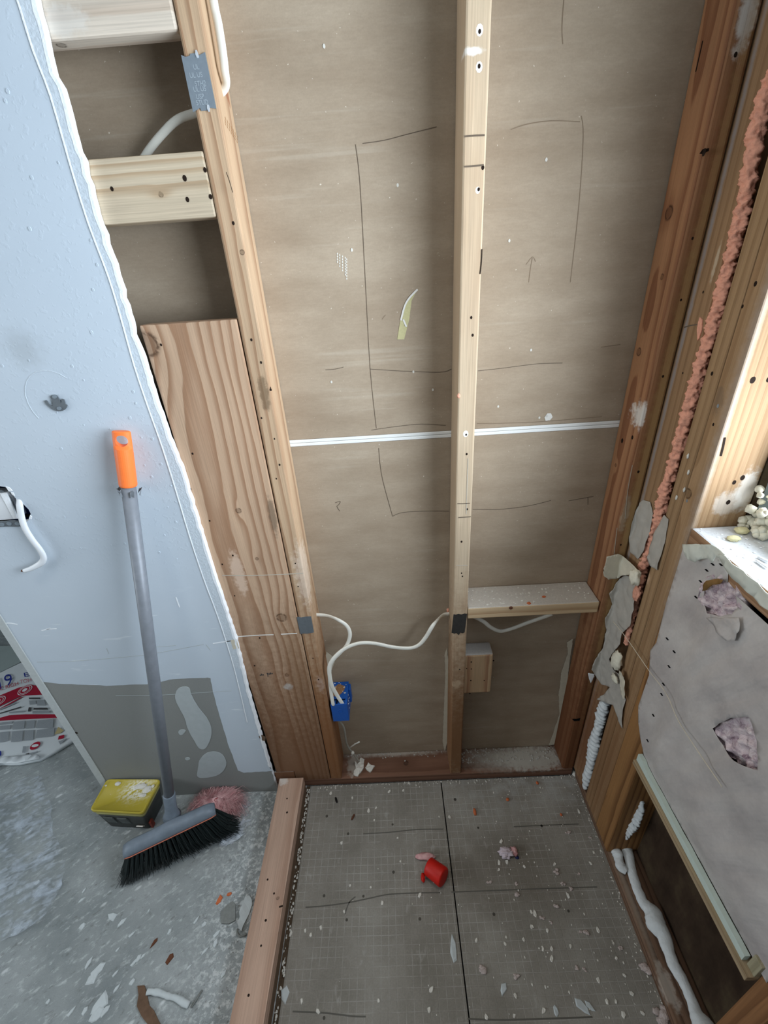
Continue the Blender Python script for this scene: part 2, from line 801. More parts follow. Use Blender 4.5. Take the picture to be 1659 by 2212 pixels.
def sheathing():
    m = newmat('dark_stained_sheathing')
    P = x, y, z = pos()
    n = noise((x, y * 1.5, z), 7.0, 5, 0.62)
    f = noise((x, y * 90, z * 8), 1.0, 3)
    col = ramp(n, [(0.3, rgb(46, 34, 26)), (0.5, rgb(66, 52, 40)), (0.75, rgb(92, 80, 60))])
    col = mix(1.0, col, grey((f - 0.5) * 0.5 + 1.0), 'MULTIPLY')
    fin(col, 0.9, 0.15)
    return m


M_sheath = sheathing()
M_nylon = plain('white_cable_sheath', rgb(228, 224, 212), 0.45, 0.4, 0, 0.05, 60)
M_nylon2 = plain('dusty_grey_cable', rgb(150, 144, 132), 0.7, 0.3, 0, 0.2, 120)
M_print = plain('black_print', rgb(66, 66, 66), 0.7, 0.2)
M_steel = plain('galvanised_steel', rgb(150, 160, 168), 0.42, 0.5, 0.55, 0.10, 150)
M_steel_d = plain('dull_grey_steel', rgb(112, 118, 122), 0.5, 0.5, 0.4, 0.15, 120)
M_tar = plain('black_coated_steel', rgb(52, 49, 46), 0.8, 0.3, 0.1, 0.3, 120, 0.4, 200)
M_blue = plain('blue_box_plastic', rgb(24, 84, 164), 0.45, 0.4, 0, 0.12, 70)
M_slot = plain('black_void', rgb(14, 14, 16), 0.9, 0.1)
M_white_pl = plain('white_device_plastic', rgb(226, 228, 230), 0.45, 0.4, 0, 0.05, 30)
M_orange = plain('orange_grip_plastic', rgb(248, 122, 56), 0.45, 0.4, 0, 0.06, 120)
M_pole = plain('grey_pole_paint', rgb(122, 126, 132), 0.45, 0.4, 0.1, 0.16, 60)
M_head = plain('grey_blue_broom_plastic', rgb(112, 122, 132), 0.5, 0.4, 0, 0.2, 60)
M_head_o = plain('orange_trim_line', rgb(196, 112, 86), 0.6, 0.3)
M_bristle = plain('black_green_bristle', rgb(34, 42, 42), 0.55, 0.35, 0, 0.3, 300)
M_ragtape = plain('grey_tape_scrap', rgb(120, 124, 128), 0.6, 0.3, 0, 0.2, 200)
M_red = plain('red_cap_plastic', rgb(196, 28, 16), 0.5, 0.35, 0, 0.10, 90)
M_foam_o = plain('orange_fire_foam', rgb(228, 164, 138), 0.85, 0.2, 0, 0.22, 130, 0.8, 220)
M_foam_w = plain('white_spray_foam', rgb(216, 220, 220), 0.8, 0.25, 0, 0.10, 120, 0.6, 180)
M_foam_c = plain('cream_spray_foam', rgb(222, 216, 196), 0.8, 0.25, 0, 0.12, 120, 0.6, 180)
M_plaster = plain('plaster_flake', rgb(216, 212, 202), 0.9, 0.2, 0, 0.12, 200)
M_fluff = plain('pinkish_insulation_fluff', rgb(188, 174, 168), 0.95, 0.1, 0, 0.3, 240, 0.9, 300)
M_crumb_o = plain('orange_foam_crumb', rgb(190, 104, 66), 0.9, 0.2, 0, 0.2, 200)
M_brownbit = plain('brown_bit', rgb(98, 62, 44), 0.9, 0.2, 0, 0.3, 200)
M_black = plain('black_bit', rgb(20, 18, 16), 0.7, 0.3)
M_greychip = plain('grey_chip', rgb(122, 124, 120), 0.9, 0.2, 0, 0.2, 150)
M_palechip = plain('pale_paint_skin', rgb(190, 196, 196), 0.8, 0.2, 0, 0.1, 100)


def facing():
    m = newmat('kraft_facing_paper')
    P = x, y, z = pos()
    n = noise((x, y * 1.2 + z * 0.4, z), 6.0, 5, 0.62)
    g = noise((x, y, z), 150.0, 4, 0.7)
    col = ramp(n, [(0.3, rgb(166, 158, 155)), (0.5, rgb(186, 179, 174)), (0.7, rgb(202, 196, 190))])
    col = mix(1.0, col, grey((g - 0.5) * 0.2 + 1.0), 'MULTIPLY')
    fin(col, 0.7, 0.3)
    c1 = noise((x, y * 26 + z * 12, z * 5), 1.0, 3, 0.6)
    bump(c1 * 1.6 + n + g * 0.1, 0.55, 0.005)
    return m


M_facing = facing()
M_flap = plain('pale_torn_paper', rgb(206, 208, 196), 0.8, 0.2, 0, 0.1, 90)
M_tornp = plain('grey_torn_paper', rgb(176, 170, 160), 0.8, 0.2, 0, 0.16, 70, 0.4, 60)
M_tornp2 = plain('cream_torn_paper', rgb(206, 198, 178), 0.8, 0.2, 0, 0.12, 70, 0.4, 60)
M_mint = plain('mint_white_gypsum_strip', rgb(196, 208, 198), 0.85, 0.2, 0, 0.06, 100)


def fiber_fill():
    m = newmat('loose_pink_grey_fill')
    P = x, y, z = pos()
    n = noise((x, y, z), 55.0, 5, 0.7, 0.6)
    col = ramp(n, [(0.30, rgb(112, 88, 100)), (0.42, rgb(188, 166, 172)), (0.58, rgb(224, 208, 208)), (0.8, rgb(234, 224, 220))])
    fin(col, 0.95, 0.1)
    bump(n, 0.9, 0.008)
    return m


M_fill = fiber_fill()


def pinkfuzz():
    m = newmat('pink_fibre')
    P = x, y, z = pos()
    n = noise((x, y, z), 60.0, 4)
    fin(ramp(n, [(0.3, rgb(192, 136, 136)), (0.7, rgb(222, 184, 182))]), 0.9, 0.1)
    return m


M_pink = pinkfuzz()


def film(name, alpha, c):
    m = newmat(name)
    P = x, y, z = pos()
    fin(c, 0.28, 0.6)
    n = noise((x * 1.0, y, z), 16.0, 4, 0.6)
    s = noise((x * 26 + y * 18, y * 60 - x * 30, z), 1.0, 3, 0.6)
    plug(BS.inputs['Alpha'], M('MULTIPLY', sstep(n * 0.55 + s * 0.45, 0.44, 0.70), alpha))
    return m


M_film = film('clear_plastic_film', 0.55, rgb(206, 216, 226))
M_film2 = film('crumpled_clear_wrap', 0.8, rgb(214, 222, 230))


def tublid():
    m = newmat('yellow_lid')
    P = x, y, z = pos()
    n = noise((x, y, z), 45.0, 4, 0.65)
    n2 = noise((x * 40 + y * 60, y * 90 - x * 90, z), 1.0, 3, 0.6)
    reg = blotmask(P, (-1.06, -0.055, 0.12), (0.07, 0.05, 1), 70, 0.3)
    col = mix(M('MAXIMUM', reg * sstep(n2, 0.40, 0.56), sstep(n, 0.66, 0.74) * 0.6), rgb(182, 164, 58), rgb(224, 222, 208))
    fin(col, 0.4, 0.4)
    return m


M_lid = tublid()
M_tub = plain('dark_tub_label', rgb(52, 54, 52), 0.5, 0.4, 0, 0.4, 45)
M_tub_rim = plain('pale_yellow_rim', rgb(196, 188, 120), 0.5, 0.4)
M_bag = plain('white_bag_film', rgb(206, 212, 214), 0.45, 0.4, 0, 0.05, 20)
M_bag_clear = plain('grey_green_bag_film', rgb(150, 162, 160), 0.45, 0.4, 0, 0.08, 20)
M_bag_red = plain('crimson_print', rgb(158, 28, 52), 0.5, 0.3)
M_bag_blue = plain('navy_print', rgb(34, 48, 130), 0.5, 0.3)
M_bag_grey = plain('grey_small_print', rgb(146, 152, 156), 0.5, 0.3, 0, 0.15, 300)
M_bag_tan = plain('tan_print', rgb(178, 164, 120), 0.5, 0.3)
M_vinyl = plain('pale_vinyl_frame', rgb(206, 210, 202), 0.5, 0.4)
M_ground = plain('outdoor_ground', rgb(120, 124, 110), 0.9, 0.1, 0, 0.2, 3)


def glass():
    m = newmat('window_pane_glass')
    nt = m.node_tree
    nt.nodes.remove(BS)
    t = nt.nodes.new('ShaderNodeBsdfTransparent')
    g = nt.nodes.new('ShaderNodeBsdfGlossy')
    g.inputs['Roughness'].default_value = 0.02
    mx = nt.nodes.new('ShaderNodeMixShader')
    fr = nt.nodes.new('ShaderNodeFresnel')
    fr.inputs[0].default_value = 1.45
    nt.links.new(fr.outputs[0], mx.inputs[0])
    nt.links.new(t.outputs[0], mx.inputs[1])
    nt.links.new(g.outputs[0], mx.inputs[2])
    nt.links.new(mx.outputs[0], nt.nodes['Material Output'].inputs[0])
    return m


M_glass = glass()

# ================================================================== the setting
ZC = 2.45
XL, XR = -0.4187, 0.389      # left faces of the two outer studs of the back wall
RW = 0.430                   # inner plane of the right wall's framing
# floor: finished slab outside the curb, lower subfloor under the shower boards
fl = struct(mobj('floor', *join([box_vf(-4.0, -0.5105, -3.2, 2.6, -0.12, 0.0), box_vf(-0.5105, 0.62, -3.2, 0.2, -0.12, -0.0127)]), M_floor))
LB, RB, JX = -0.4966, 0.4395, -0.0321
for x0, x1 in ((LB, JX - 0.0017), (JX + 0.0017, RB)):
    vs, fs = box_vf(x0, x1, -3.2, -0.0008, -0.0125, 0.0, 0.0008, 1)
    mobj('backer_board', vs, fs, M_backer, fl)
bb = [o for o in bpy.data.objects if o.name.startswith('backer_board')]
lines('pencil_line', 'z', 0.0, [[(785, 1801), (840, 1798), (900, 1792), (958, 1791)], [(660, 1960), (700, 1957), (752, 1950), (800, 1940), (840, 1932), (900, 1929), (955, 1928)],
                                [(745, 1975), (754, 1950), (768, 1937)], [(632, 2185), (700, 2188), (760, 2195), (790, 2196)]], 0.003, M_pencil3, bb[0], t=0.0003)
lines('pencil_line', 'z', 0.0, [[(1110, 1786), (1170, 1783), (1250, 1780)], [(975, 1927), (1060, 1924), (1160, 1920), (1290, 1916)], [(1010, 2201), (1100, 2203), (1280, 2197)]],
      0.003, M_pencil3, bb[1], t=0.0003)
holes_on('screw_head', bb[0], 'z', 0.0, [(907, 1985), (749, 1987), (706, 1763), (848, 1781), (752, 1801), (700, 1935), (785, 1936), (850, 1884), (700, 2199)], 0.0042, plain('dusty_screw_head', rgb(78, 74, 66), 0.8, 0.3), sq=1)
holes_on('screw_head', bb[1], 'z', 0.0, [(1067, 1975), (1228, 1968), (1033, 1788), (1170, 1784), (983, 1727), (1426, 2204), (1291, 1760)], 0.0042, plain('dusty_screw_hole', rgb(70, 66, 60), 0.8, 0.3), sq=1)
mobj('board_joint', *box_vf(JX - 0.0016, JX + 0.0016, -3.2, -0.001, -0.0126, -0.008), M_slot, fl)
mobj('grimy_gap', *box_vf(-0.5105, LB, -3.2, -0.001, -0.0126, -0.002), M_grime, fl)

# back wall: the rear faces of two boards of the next room with a white joint strip between them
wb = struct(mobj('wall_back', *box_vf(-1.21, 0.60, 0.1030, 0.1150, 0.0, ZC), M_room))
box('wallboard_sheet', (-1.205, 0.595, 0.0892, 0.1022, 1.2525, ZC), M_paper, wb, 0.0008, 1)
lower_sheet = box('wallboard_sheet', (-1.205, 0.595, 0.0892, 0.1022, 0.001, 1.2355), M_paper, wb, 0.0008, 1)
box('joint_strip', (-1.205, 0.595, 0.0885, 0.1015, 1.2445, 1.2520), M_tape, wb, 0.0012, 1)
box('joint_strip', (-1.205, 0.595, 0.0885, 0.1015, 1.2360, 1.2437), M_tape, wb, 0.0012, 1)
YB = 0.0891
lines('pencil_line', 'y', YB, [
    [(768, 312), (778, 400), (790, 620), (800, 800), (813, 925)], [(703, 799), (725, 797), (742, 793)], [(799, 797), (860, 801), (950, 804), (975, 797)],
    [(802, 929), (850, 922), (910, 916), (963, 919)], [(783, 310), (830, 303), (880, 290), (943, 274)], [(1033, 801), (1080, 796), (1160, 786), (1215, 784)]], 0.0012, M_pencil, wb)
lines('pencil_line', 'y', YB, [[(818, 968), (822, 1010), (830, 1050), (848, 1115)], [(848, 1115), (870, 1107), (920, 1104), (970, 1104)], [(1021, 1100), (1080, 1100), (1140, 1093), (1190, 1081)],
                               [(1228, 1082), (1282, 1072)], [(1270, 1074), (1270, 1090)], [(724, 1086), (735, 1083), (732, 1090), (728, 1094), (734, 1104)]], 0.0014, M_pencil, wb)
lines('faint_pencil_line', 'y', YB, [[(1103, 280), (1140, 268), (1190, 261), (1253, 263)], [(1256, 250), (1260, 300), (1250, 450), (1232, 610)], [(1030, 915), (1150, 912), (1300, 900)],
                                     [(1142, 610), (1146, 580), (1150, 557)], [(1136, 572), (1150, 555), (1157, 565)], [(1298, 750), (1340, 744)], [(825, 690), (833, 680)], [(1218, 0), (1214, 60), (1216, 95)]], 0.0014, M_pencil2, wb)
M_sliver = plain('torn_sliver_paper', rgb(196, 188, 142), 0.8, 0.2, 0, 0.15, 200)
sheet('torn_paper_sliver', 'y', YB - 0.0006, pxpoly('y', YB, [(902, 625), (889, 650), (884, 690), (873, 733), (858, 733), (865, 690), (874, 655), (884, 642)]), M_sliver, wb, t=0.0008)
lines('torn_edge', 'y', YB - 0.0012, [[(902, 625), (884, 644), (874, 662), (866, 692)], [(871, 690), (878, 706)]], 0.0035, M_chalk, wb)
tk = []
for i, xx in enumerate((729, 734, 740, 746, 749)):
    yy = 548 + i * 3
    while yy < 570 + i * 9:
        tk.append(disc_vf(on('y', YB, xx + yy * 0.005 - 3, yy), 'y', 0.0012, 0.0005, 6, 1.6))
        yy += 6
for q in [(859, 400), (1181, 899), (1165, 902), (935, 842), (893, 803), (1147, 756), (1076, 878), (716, 825), (1030, 465), (1100, 520), (760, 540), (1010, 800), (700, 100), (1180, 345)]:
    tk.append(disc_vf(on('y', YB, *q), 'y', 0.0022, 0.0008, 7, 1.4))
stuff(mobj('plaster_specks', *join(tk), M_plaster, wb))
sheet('plaster_dab', 'y', YB - 0.0008, ragged(pxpoly('y', YB, [(1182, 893), (1190, 892), (1194, 900), (1188, 908), (1178, 909), (1176, 902)]), 0.001, 0.003, 2), M_chalk, wb, t=0.0006)
# torn paper hanging at the lower edges of the boards
for i, pl in enumerate([[(1237, 1378), (1224, 1386), (1226, 1410), (1212, 1450), (1206, 1500), (1208, 1540), (1195, 1580), (1185, 1608), (1196, 1606), (1214, 1570), (1222, 1500), (1229, 1430)],
                        [(965, 1398), (960, 1412), (962, 1450), (959, 1520), (956, 1600), (960, 1622), (966, 1600), (969, 1500), (970, 1440)],
                        [(706, 1402), (716, 1410), (724, 1424), (718, 1440), (706, 1446), (702, 1425)]]):
    sheet('torn_board_paper', 'y', YB - 0.004 - 0.008 * (i == 2), ragged(pxpoly('y', YB, pl), 0.0015, 0.006, i), M_tornp2, wb, t=0.0008)

# left wall: finished board with a broken right edge, partly unpainted at the foot
YF = -0.0127
edge_px = [(88, 0), (96.5, 33), (109, 85), (116, 123), (128, 166), (144, 193), (156, 237), (168, 285), (187.5, 348), (192, 359), (219, 464), (240.5, 527), (262, 591), (291, 692), (297, 722),
           (321, 784), (346, 869), (376, 953), (401, 1016), (426, 1101), (464, 1227), (506, 1354), (513, 1376), (540, 1490), (570, 1595), (595, 1680)]
edge = pxpoly('y', -0.0005, edge_px)
edge = [(-0.606, ZC)] + edge + [(-0.612, 0.0)]
e2 = []
for i in range(len(edge) - 1):
    a, b = Vector(edge[i]), Vector(edge[i + 1])
    n = max(1, int((b - a).length / 0.012))
    for k in range(n):
        q = a.lerp(b, k / n)
        w = mnoise.noise(Vector((q.y * 60, 3, 1))) * 0.003 + mnoise.noise(Vector((q.y * 170, 9, 1))) * 0.0015
        e2.append((q.x + w, q.y))
e2.append(edge[-1])
WLX = -1.215
hole_px = [(-45, 1048), (0, 1050), (12, 1052), (25, 1065), (33, 1075), (45, 1085), (50, 1088), (62, 1100), (67, 1110), (63, 1122), (58, 1127), (46, 1128), (44, 1137), (0, 1138), (-45, 1140)]
hole = pxpoly('y', YF, hole_px)
wl = struct(sheet('wall_left', 'y', YF, e2 + [(WLX, 0.0), (WLX, ZC)], [M_board_grey], None, [hole], 0.0127))
wl.data.materials.append(M_gypsum)
for p in wl.data.polygons:      # broken edges show the white core
    if abs(p.normal.y) < 0.6:
        p.material_index = 1
paint_line = [(37, 0), (44, 20), (72, 110), (110, 210), (150, 350), (190, 480), (235, 600), (262, 690), (290, 790), (320, 880), (350, 965), (380, 1060), (410, 1160), (440, 1250), (470, 1330), (490, 1390), (505, 1440)]
pl_in = pxpoly('y', YF, paint_line)
front_edge = [(q[0] - 0.0035 - 0.002 * mnoise.noise(Vector((q[1] * 40, 5, 2))), q[1]) for q in e2]
front_edge = [q for q in front_edge if q[1] > 0.128]
foot = pxpoly('y', YF, [(590, 1665), (560, 1667), (527, 1669), (514, 1664), (505, 1640), (492, 1605), (480, 1565), (470, 1530), (460, 1495), (455, 1464), (430, 1464), (400, 1465), (365, 1468), (330, 1477), (280, 1479), (230, 1481), (180, 1479), (130, 1477), (72, 1470)])
paint_poly = front_edge + ragged(foot, 0.0012, 0.02, 4)[:-1] + [(WLX + 0.001, foot[-1][1]), (WLX + 0.001, ZC)]
# keep the closing edge of `ragged` out: rebuild the foot line open
fo = []
for i in range(len(foot) - 1):
    a, b = Vector(foot[i]), Vector(foot[i + 1])
    for k in range(4):
        q = a.lerp(b, k / 4)
        fo.append((q.x + mnoise.noise(Vector((q.x * 90, q.y * 90, 1))) * 0.0018, q.y + mnoise.noise(Vector((q.x * 110, q.y * 70, 4))) * 0.0025))
fo.append(foot[-1])
core = [(q[0] - 0.0055 - 0.003 * mnoise.noise(Vector((q[1] * 25, 7, 2))), q[1]) for q in e2 if 0.14 < q[1] < 2.0]
sheet('broken_core', 'y', YF - 0.0015, core + [q for q in reversed(e2) if 0.14 < q[1] < 2.0], M_gypsum, wl, (), 0.0016)
paint_poly = front_edge + fo + [(WLX + 0.001, foot[-1][1]), (WLX + 0.001, ZC)]
sheet('paint_coat', 'y', YF - 0.0006, paint_poly, M_paint, wl, [hole], 0.0006)
# rough strip between the paint ridge and the broken edge
strip = [q for q in pl_in] + [q for q in reversed(front_edge) if q[1] > 0.60 and q[1] < 1.96]
sheet('edge_strip', 'y', YF - 0.0011, strip, M_strip, wl, (), 0.0005)
lines('paint_ridge', 'y', YF - 0.0010, [paint_line + [(520, 1500), (534, 1560)]], 0.0022, M_gypsum, wl, 3, 0.0009)
for i, pl in enumerate([[(385, 1484), (410, 1482), (412, 1500), (430, 1530), (455, 1560), (458, 1590), (445, 1618), (430, 1618), (420, 1600), (405, 1575), (400, 1550), (385, 1525), (376, 1505)],
                        [(430, 1640), (450, 1622), (480, 1625), (492, 1650), (478, 1672), (450, 1680), (424, 1680), (428, 1660)], [(384, 1580), (392, 1575), (403, 1577), (396, 1586), (388, 1588)],
                        [(399, 1637), (408, 1635), (412, 1640), (402, 1643)]]):
    sheet('filler_patch', 'y', YF - 0.0010, ragged(soft(pxpoly('y', YF, pl)), 0.0010, 0.012, i + 8), M_patch, wl, (), 0.001)
lines('score_line', 'y', YF - 0.0007, [[(80, 1430), (160, 1428), (260, 1420), (330, 1412), (440, 1392)], [(250, 1502), (330, 1502), (420, 1497), (500, 1492)], [(445, 1392), (455, 1405)], [(330, 1398), (380, 1394)],
                                       [(230, 1400), (235, 1412)]], 0.0016, M_patch, wl)
lines('scuff', 'y', YF - 0.0007, [[(100, 1359), (110, 1357)], [(90, 1362), (105, 1359), (123, 1358)], [(0, 1348), (20, 1346), (38, 1349)], [(380, 1290), (388, 1312)], [(460, 1390), (500, 1384)]], 0.003, M_gypsum, wl)
sheet('gouge', 'y', YF - 0.0011, pxpoly('y', YF, [(559, 1590), (566, 1587), (574, 1592), (573, 1600), (563, 1598)]), plain('torn_brown_paper_core', rgb(104, 84, 68), 0.9, 0.1), wl, (), 0.0006)
sheet('gouge', 'y', YF - 0.0013, pxpoly('y', YF, [(498, 1382), (511, 1380), (517, 1400), (504, 1402)]), M_tornp2, wl, (), 0.0006)
mobj('corner_bead', *box_vf(WLX - 0.004, WLX + 0.021, YF - 0.0025, YF + 0.0125, 0.0, 1.3, 0.001, 1), plain('bare_corner_bead', rgb(186, 190, 188), 0.8, 0.2, 0, 0.1, 100), wl)
sheet('corner_gouge', 'y', YF - 0.0016, pxpoly('y', YF, [(40, 1407), (48, 1405), (58, 1420), (66, 1432), (62, 1440), (52, 1426)]), M_board_grey, wl, (), 0.0006)
rc = on('y', YF, 122, 868)
ring = [rc + Vector((cos(a * pi / 12) * 0.058, -0.0004, sin(a * pi / 12) * 0.062)) for a in range(3, 15)]
mobj('paint_ring', *ribbon_vf('y', YF - 0.0006, ring, 0.0014, 0.0006), M_strip, wl)
mobj('nail_hole', *disc_vf(on('y', YF, 165, 1583), 'y', 0.0045, 0.0006, 8), M_hole, wl)
sp = []
for i in range(70):
    t = random.random()
    z = 1.0 + 0.9 * t
    sp.append(disc_vf(Vector((-0.62 - random.random() ** 2 * 0.35, YF - 0.0006, z)), 'y', random.uniform(0.0012, 0.003), 0.0008, 6, 1.3))
stuff(mobj('paint_bumps', *join(sp), M_paint, wl))
# studs hidden behind that wall's board, back side of the wall end
struct(box('trim_left', (-1.214, -1.176, 0.0005, 0.0885, 0.0, ZC), M_room))

# right wall: outer sheathing with the window opening, plain wall beyond the opening and above it
WY0, WY1, WZ0, WZ1 = -0.175, -1.27, 1.117, 2.08
wr = struct(mobj('wall_right', *join([box_vf(0.5305, 0.545, WY0, 0.088, 0.0, ZC), box_vf(0.5305, 0.545, WY1, WY0, 0.0, 1.0735), box_vf(0.5305, 0.545, WY1, WY0, WZ1, ZC), box_vf(0.5305, 0.545, -3.2, WY1, 0.0, ZC)]), M_sheath))
box('cavity_sheathing', (0.5165, 0.530, -0.633, -0.2525, 0.039, 1.07), M_sheath, wr)
box('plasterboard', (0.418, 0.4298, -3.2, -1.33, 0.0, ZC), M_room, wr)
box('header', (RW, 0.530, WY1, WY0, WZ1, ZC), M_room, wr)
struct(mobj('ceiling', *box_vf(-4.0, 0.62, -3.2, 2.6, ZC + 0.001, ZC + 0.1), M_room))
struct(mobj('wall_far_left', *join([box_vf(-4.1, -4.0, -3.2, -2.05, 0.0, ZC), box_vf(-4.1, -4.0, -0.45, 2.6, 0.0, ZC), box_vf(-4.1, -4.0, -2.05, -0.45, 0.0, 0.9), box_vf(-4.1, -4.0, -2.05, -0.45, 2.2, ZC)]), M_room))
struct(mobj('wall_hall', *box_vf(-4.0, -1.25, 2.5, 2.6, 0.0, ZC), M_room))
struct(mobj('wall_hall_side', *box_vf(-1.205, -1.19, 0.1155, 2.5, 0.0, ZC), M_room))
struct(mobj('wall_front', *box_vf(-4.0, 0.53, -3.2, -3.1, 0, ZC), M_room))
struct(mobj('ground_outside', *box_vf(-12, 14, -14, 12, -0.6, -0.5), M_ground))
# unseen ceiling lamps added to brighten the shower floor and the left floor
for i, (lx, ly, en) in enumerate(((-0.08, -0.42, 0.9), (-1.05, -0.62, 1.2))):
    lamp = thing('ceiling_downlight', ('added ceiling fill lamp above the shower boards', 'added ceiling fill lamp above the left floor')[i], 'lamp', (lx, ly, ZC - 0.004))
    vs, fs = tube_vf([Vector((lx, ly, ZC - 0.004)), Vector((lx, ly, ZC + 0.0005))], 0.17, None, 28, Vector((1, 0, 0)))
    mobj('lamp_trim', vs, fs, M_vinyl, lamp)
    dl = area('downlight_glow', (lx, ly, ZC - 0.008), (0, 0, 0), 0.30, 0.30, en, (1.0, 0.96, 0.90))
    dl.data.shape = 'DISK'
    dl.data.spread = radians(80)
# window beside the shower
w1 = struct(thing('window_1', 'x', 'x', (0.58, -0.65, WZ0)))
del w1['label'], w1['category']
FY0, FY1 = WY0 - 0.013, WY1 + 0.013
for nm, b in (('window_frame', (0.552, 0.612, FY0 - 0.05, FY0, WZ0 + 0.014, WZ1 - 0.01)), ('window_frame', (0.552, 0.612, FY1, FY1 + 0.05, WZ0 + 0.014, WZ1 - 0.01)),
              ('window_frame', (0.552, 0.612, FY1 + 0.05, FY0 - 0.05, WZ0 + 0.014, WZ0 + 0.062)), ('window_frame', (0.552, 0.612, FY1 + 0.05, FY0 - 0.05, WZ1 - 0.06, WZ1 - 0.01))):
    box(nm, b, M_vinyl, w1, 0.003, 1)
box('window_pane', (0.580, 0.584, FY1 + 0.05, FY0 - 0.05, WZ0 + 0.062, WZ1 - 0.06), M_glass, w1)
w2 = struct(thing('window_2', 'x', 'x', (-4.05, -1.25, 0.9)))  # unseen window added as fill for the framing that faces left
del w2['label'], w2['category']
for b in ((-4.08, -4.02, -2.05, -2.0, 0.9, 2.2), (-4.08, -4.02, -0.5, -0.45, 0.9, 2.2), (-4.08, -4.02, -2.0, -0.5, 0.9, 0.95), (-4.08, -4.02, -2.0, -0.5, 2.15, 2.2)):
    box('window_frame', b, M_vinyl, w2)
box('window_pane', (-4.052, -4.048, -2.0, -0.5, 0.95, 2.15), M_glass, w2)
# ================================================================== framing timber
def timber(name, b, mat, label, cat, bev=0.0035, group=None):
    o = box(name, b, mat, None, bev, 2)
    return tag(o, label, cat, group)


HP = 0.036          # top of the bottom plates
WHT = rgb(222, 218, 210)
P3 = lambda ax, val, u, v: tuple(on(ax, val, u, v))
# --- back wall studs
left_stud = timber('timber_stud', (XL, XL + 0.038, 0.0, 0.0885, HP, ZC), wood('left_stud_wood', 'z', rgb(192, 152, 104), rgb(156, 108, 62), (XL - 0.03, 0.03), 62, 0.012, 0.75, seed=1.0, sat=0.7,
    knots=[(P3('y', 0.0, 523, 545), 0.004)],
    blots=[(P3('y', 0, 571, 850), (0.012, 0.05, 0.045), rgb(104, 84, 62), 0.7), (P3('x', XL + 0.038, 660, 1240), (0.03, 0.05, 0.12), rgb(232, 214, 196), 0.45),
           (P3('y', 0, 692, 1478), (0.014, 0.05, 0.04), rgb(226, 206, 190), 0.7), ((XL + 0.02, 0.04, 0.2), (0.3, 0.5, 0.75), rgb(126, 78, 40), 0.85),  # wide brown foot: dirt and dimmer light below, both put into the colour
           (P3('x', XL + 0.038, 490, 200), (0.02, 0.012, 0.02), rgb(150, 98, 70), 0.9)]),
    'yellowish stud running up right of the wide plank, steel plates on its face', 'stud')
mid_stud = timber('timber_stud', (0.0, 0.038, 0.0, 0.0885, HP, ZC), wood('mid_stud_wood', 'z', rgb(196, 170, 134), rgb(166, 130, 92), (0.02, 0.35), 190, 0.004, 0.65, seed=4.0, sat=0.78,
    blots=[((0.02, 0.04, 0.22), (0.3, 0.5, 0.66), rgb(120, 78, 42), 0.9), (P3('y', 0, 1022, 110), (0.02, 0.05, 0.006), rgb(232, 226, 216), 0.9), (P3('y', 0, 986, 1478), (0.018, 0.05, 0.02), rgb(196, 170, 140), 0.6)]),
    'pale straw-coloured stud standing alone in the middle of the back wall', 'stud')
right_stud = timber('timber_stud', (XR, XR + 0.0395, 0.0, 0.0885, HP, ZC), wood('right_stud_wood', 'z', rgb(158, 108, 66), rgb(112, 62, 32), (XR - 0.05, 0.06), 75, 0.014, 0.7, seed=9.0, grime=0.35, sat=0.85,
    knots=[(P3('x', XR, 1445, 460), 0.011), (P3('x', XR, 1430, 598), 0.005), (P3('x', XR, 1380, 760), 0.008), (P3('x', XR, 1330, 1005), 0.004)],
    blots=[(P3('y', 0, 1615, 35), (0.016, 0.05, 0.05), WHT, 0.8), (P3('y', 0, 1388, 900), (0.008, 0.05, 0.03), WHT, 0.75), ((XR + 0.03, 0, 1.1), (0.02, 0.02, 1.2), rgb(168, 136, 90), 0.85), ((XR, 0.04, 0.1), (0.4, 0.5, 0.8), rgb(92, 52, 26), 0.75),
           (P3('y', 0, 1350, 1110), (0.01, 0.05, 0.06), rgb(190, 176, 150), 0.45)]),
    'reddish brown stud at the right end of the back wall, against the corner', 'stud', 0.006)
brown = dict(light=rgb(160, 122, 78), dark=rgb(120, 84, 48))
corner_stud = timber('timber_stud', (RW, 0.5285, -0.0575, 0.030, HP, ZC), wood('corner_stud_wood', 'z', rgb(156, 118, 76), rgb(124, 88, 52), (0.40, -0.16), 60, 0.012, 0.5, seed=13.0, sat=0.82,
    knots=[(P3('x', RW, 1525, 710), 0.003)],
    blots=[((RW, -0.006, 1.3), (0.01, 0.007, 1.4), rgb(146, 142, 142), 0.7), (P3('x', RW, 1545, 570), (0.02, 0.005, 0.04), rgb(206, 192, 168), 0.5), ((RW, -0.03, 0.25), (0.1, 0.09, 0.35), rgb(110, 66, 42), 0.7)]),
    'flat brown stud in the corner between the reddish stud and the orange foam line', 'stud', 0.004)
king = timber('timber_stud', (RW, 0.5285, -0.1318, -0.094, HP, ZC), wood('king_stud_wood', 'z', rgb(162, 126, 82), rgb(124, 90, 52), (0.40, -0.20), 66, 0.010, 0.5, seed=17.0, sat=0.82,
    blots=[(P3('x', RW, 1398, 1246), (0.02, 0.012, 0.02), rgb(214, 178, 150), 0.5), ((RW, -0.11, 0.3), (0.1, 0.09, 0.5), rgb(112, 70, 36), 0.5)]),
    'brown stud directly right of the orange foam, left of the pair beside the window', 'stud', 0.0025)
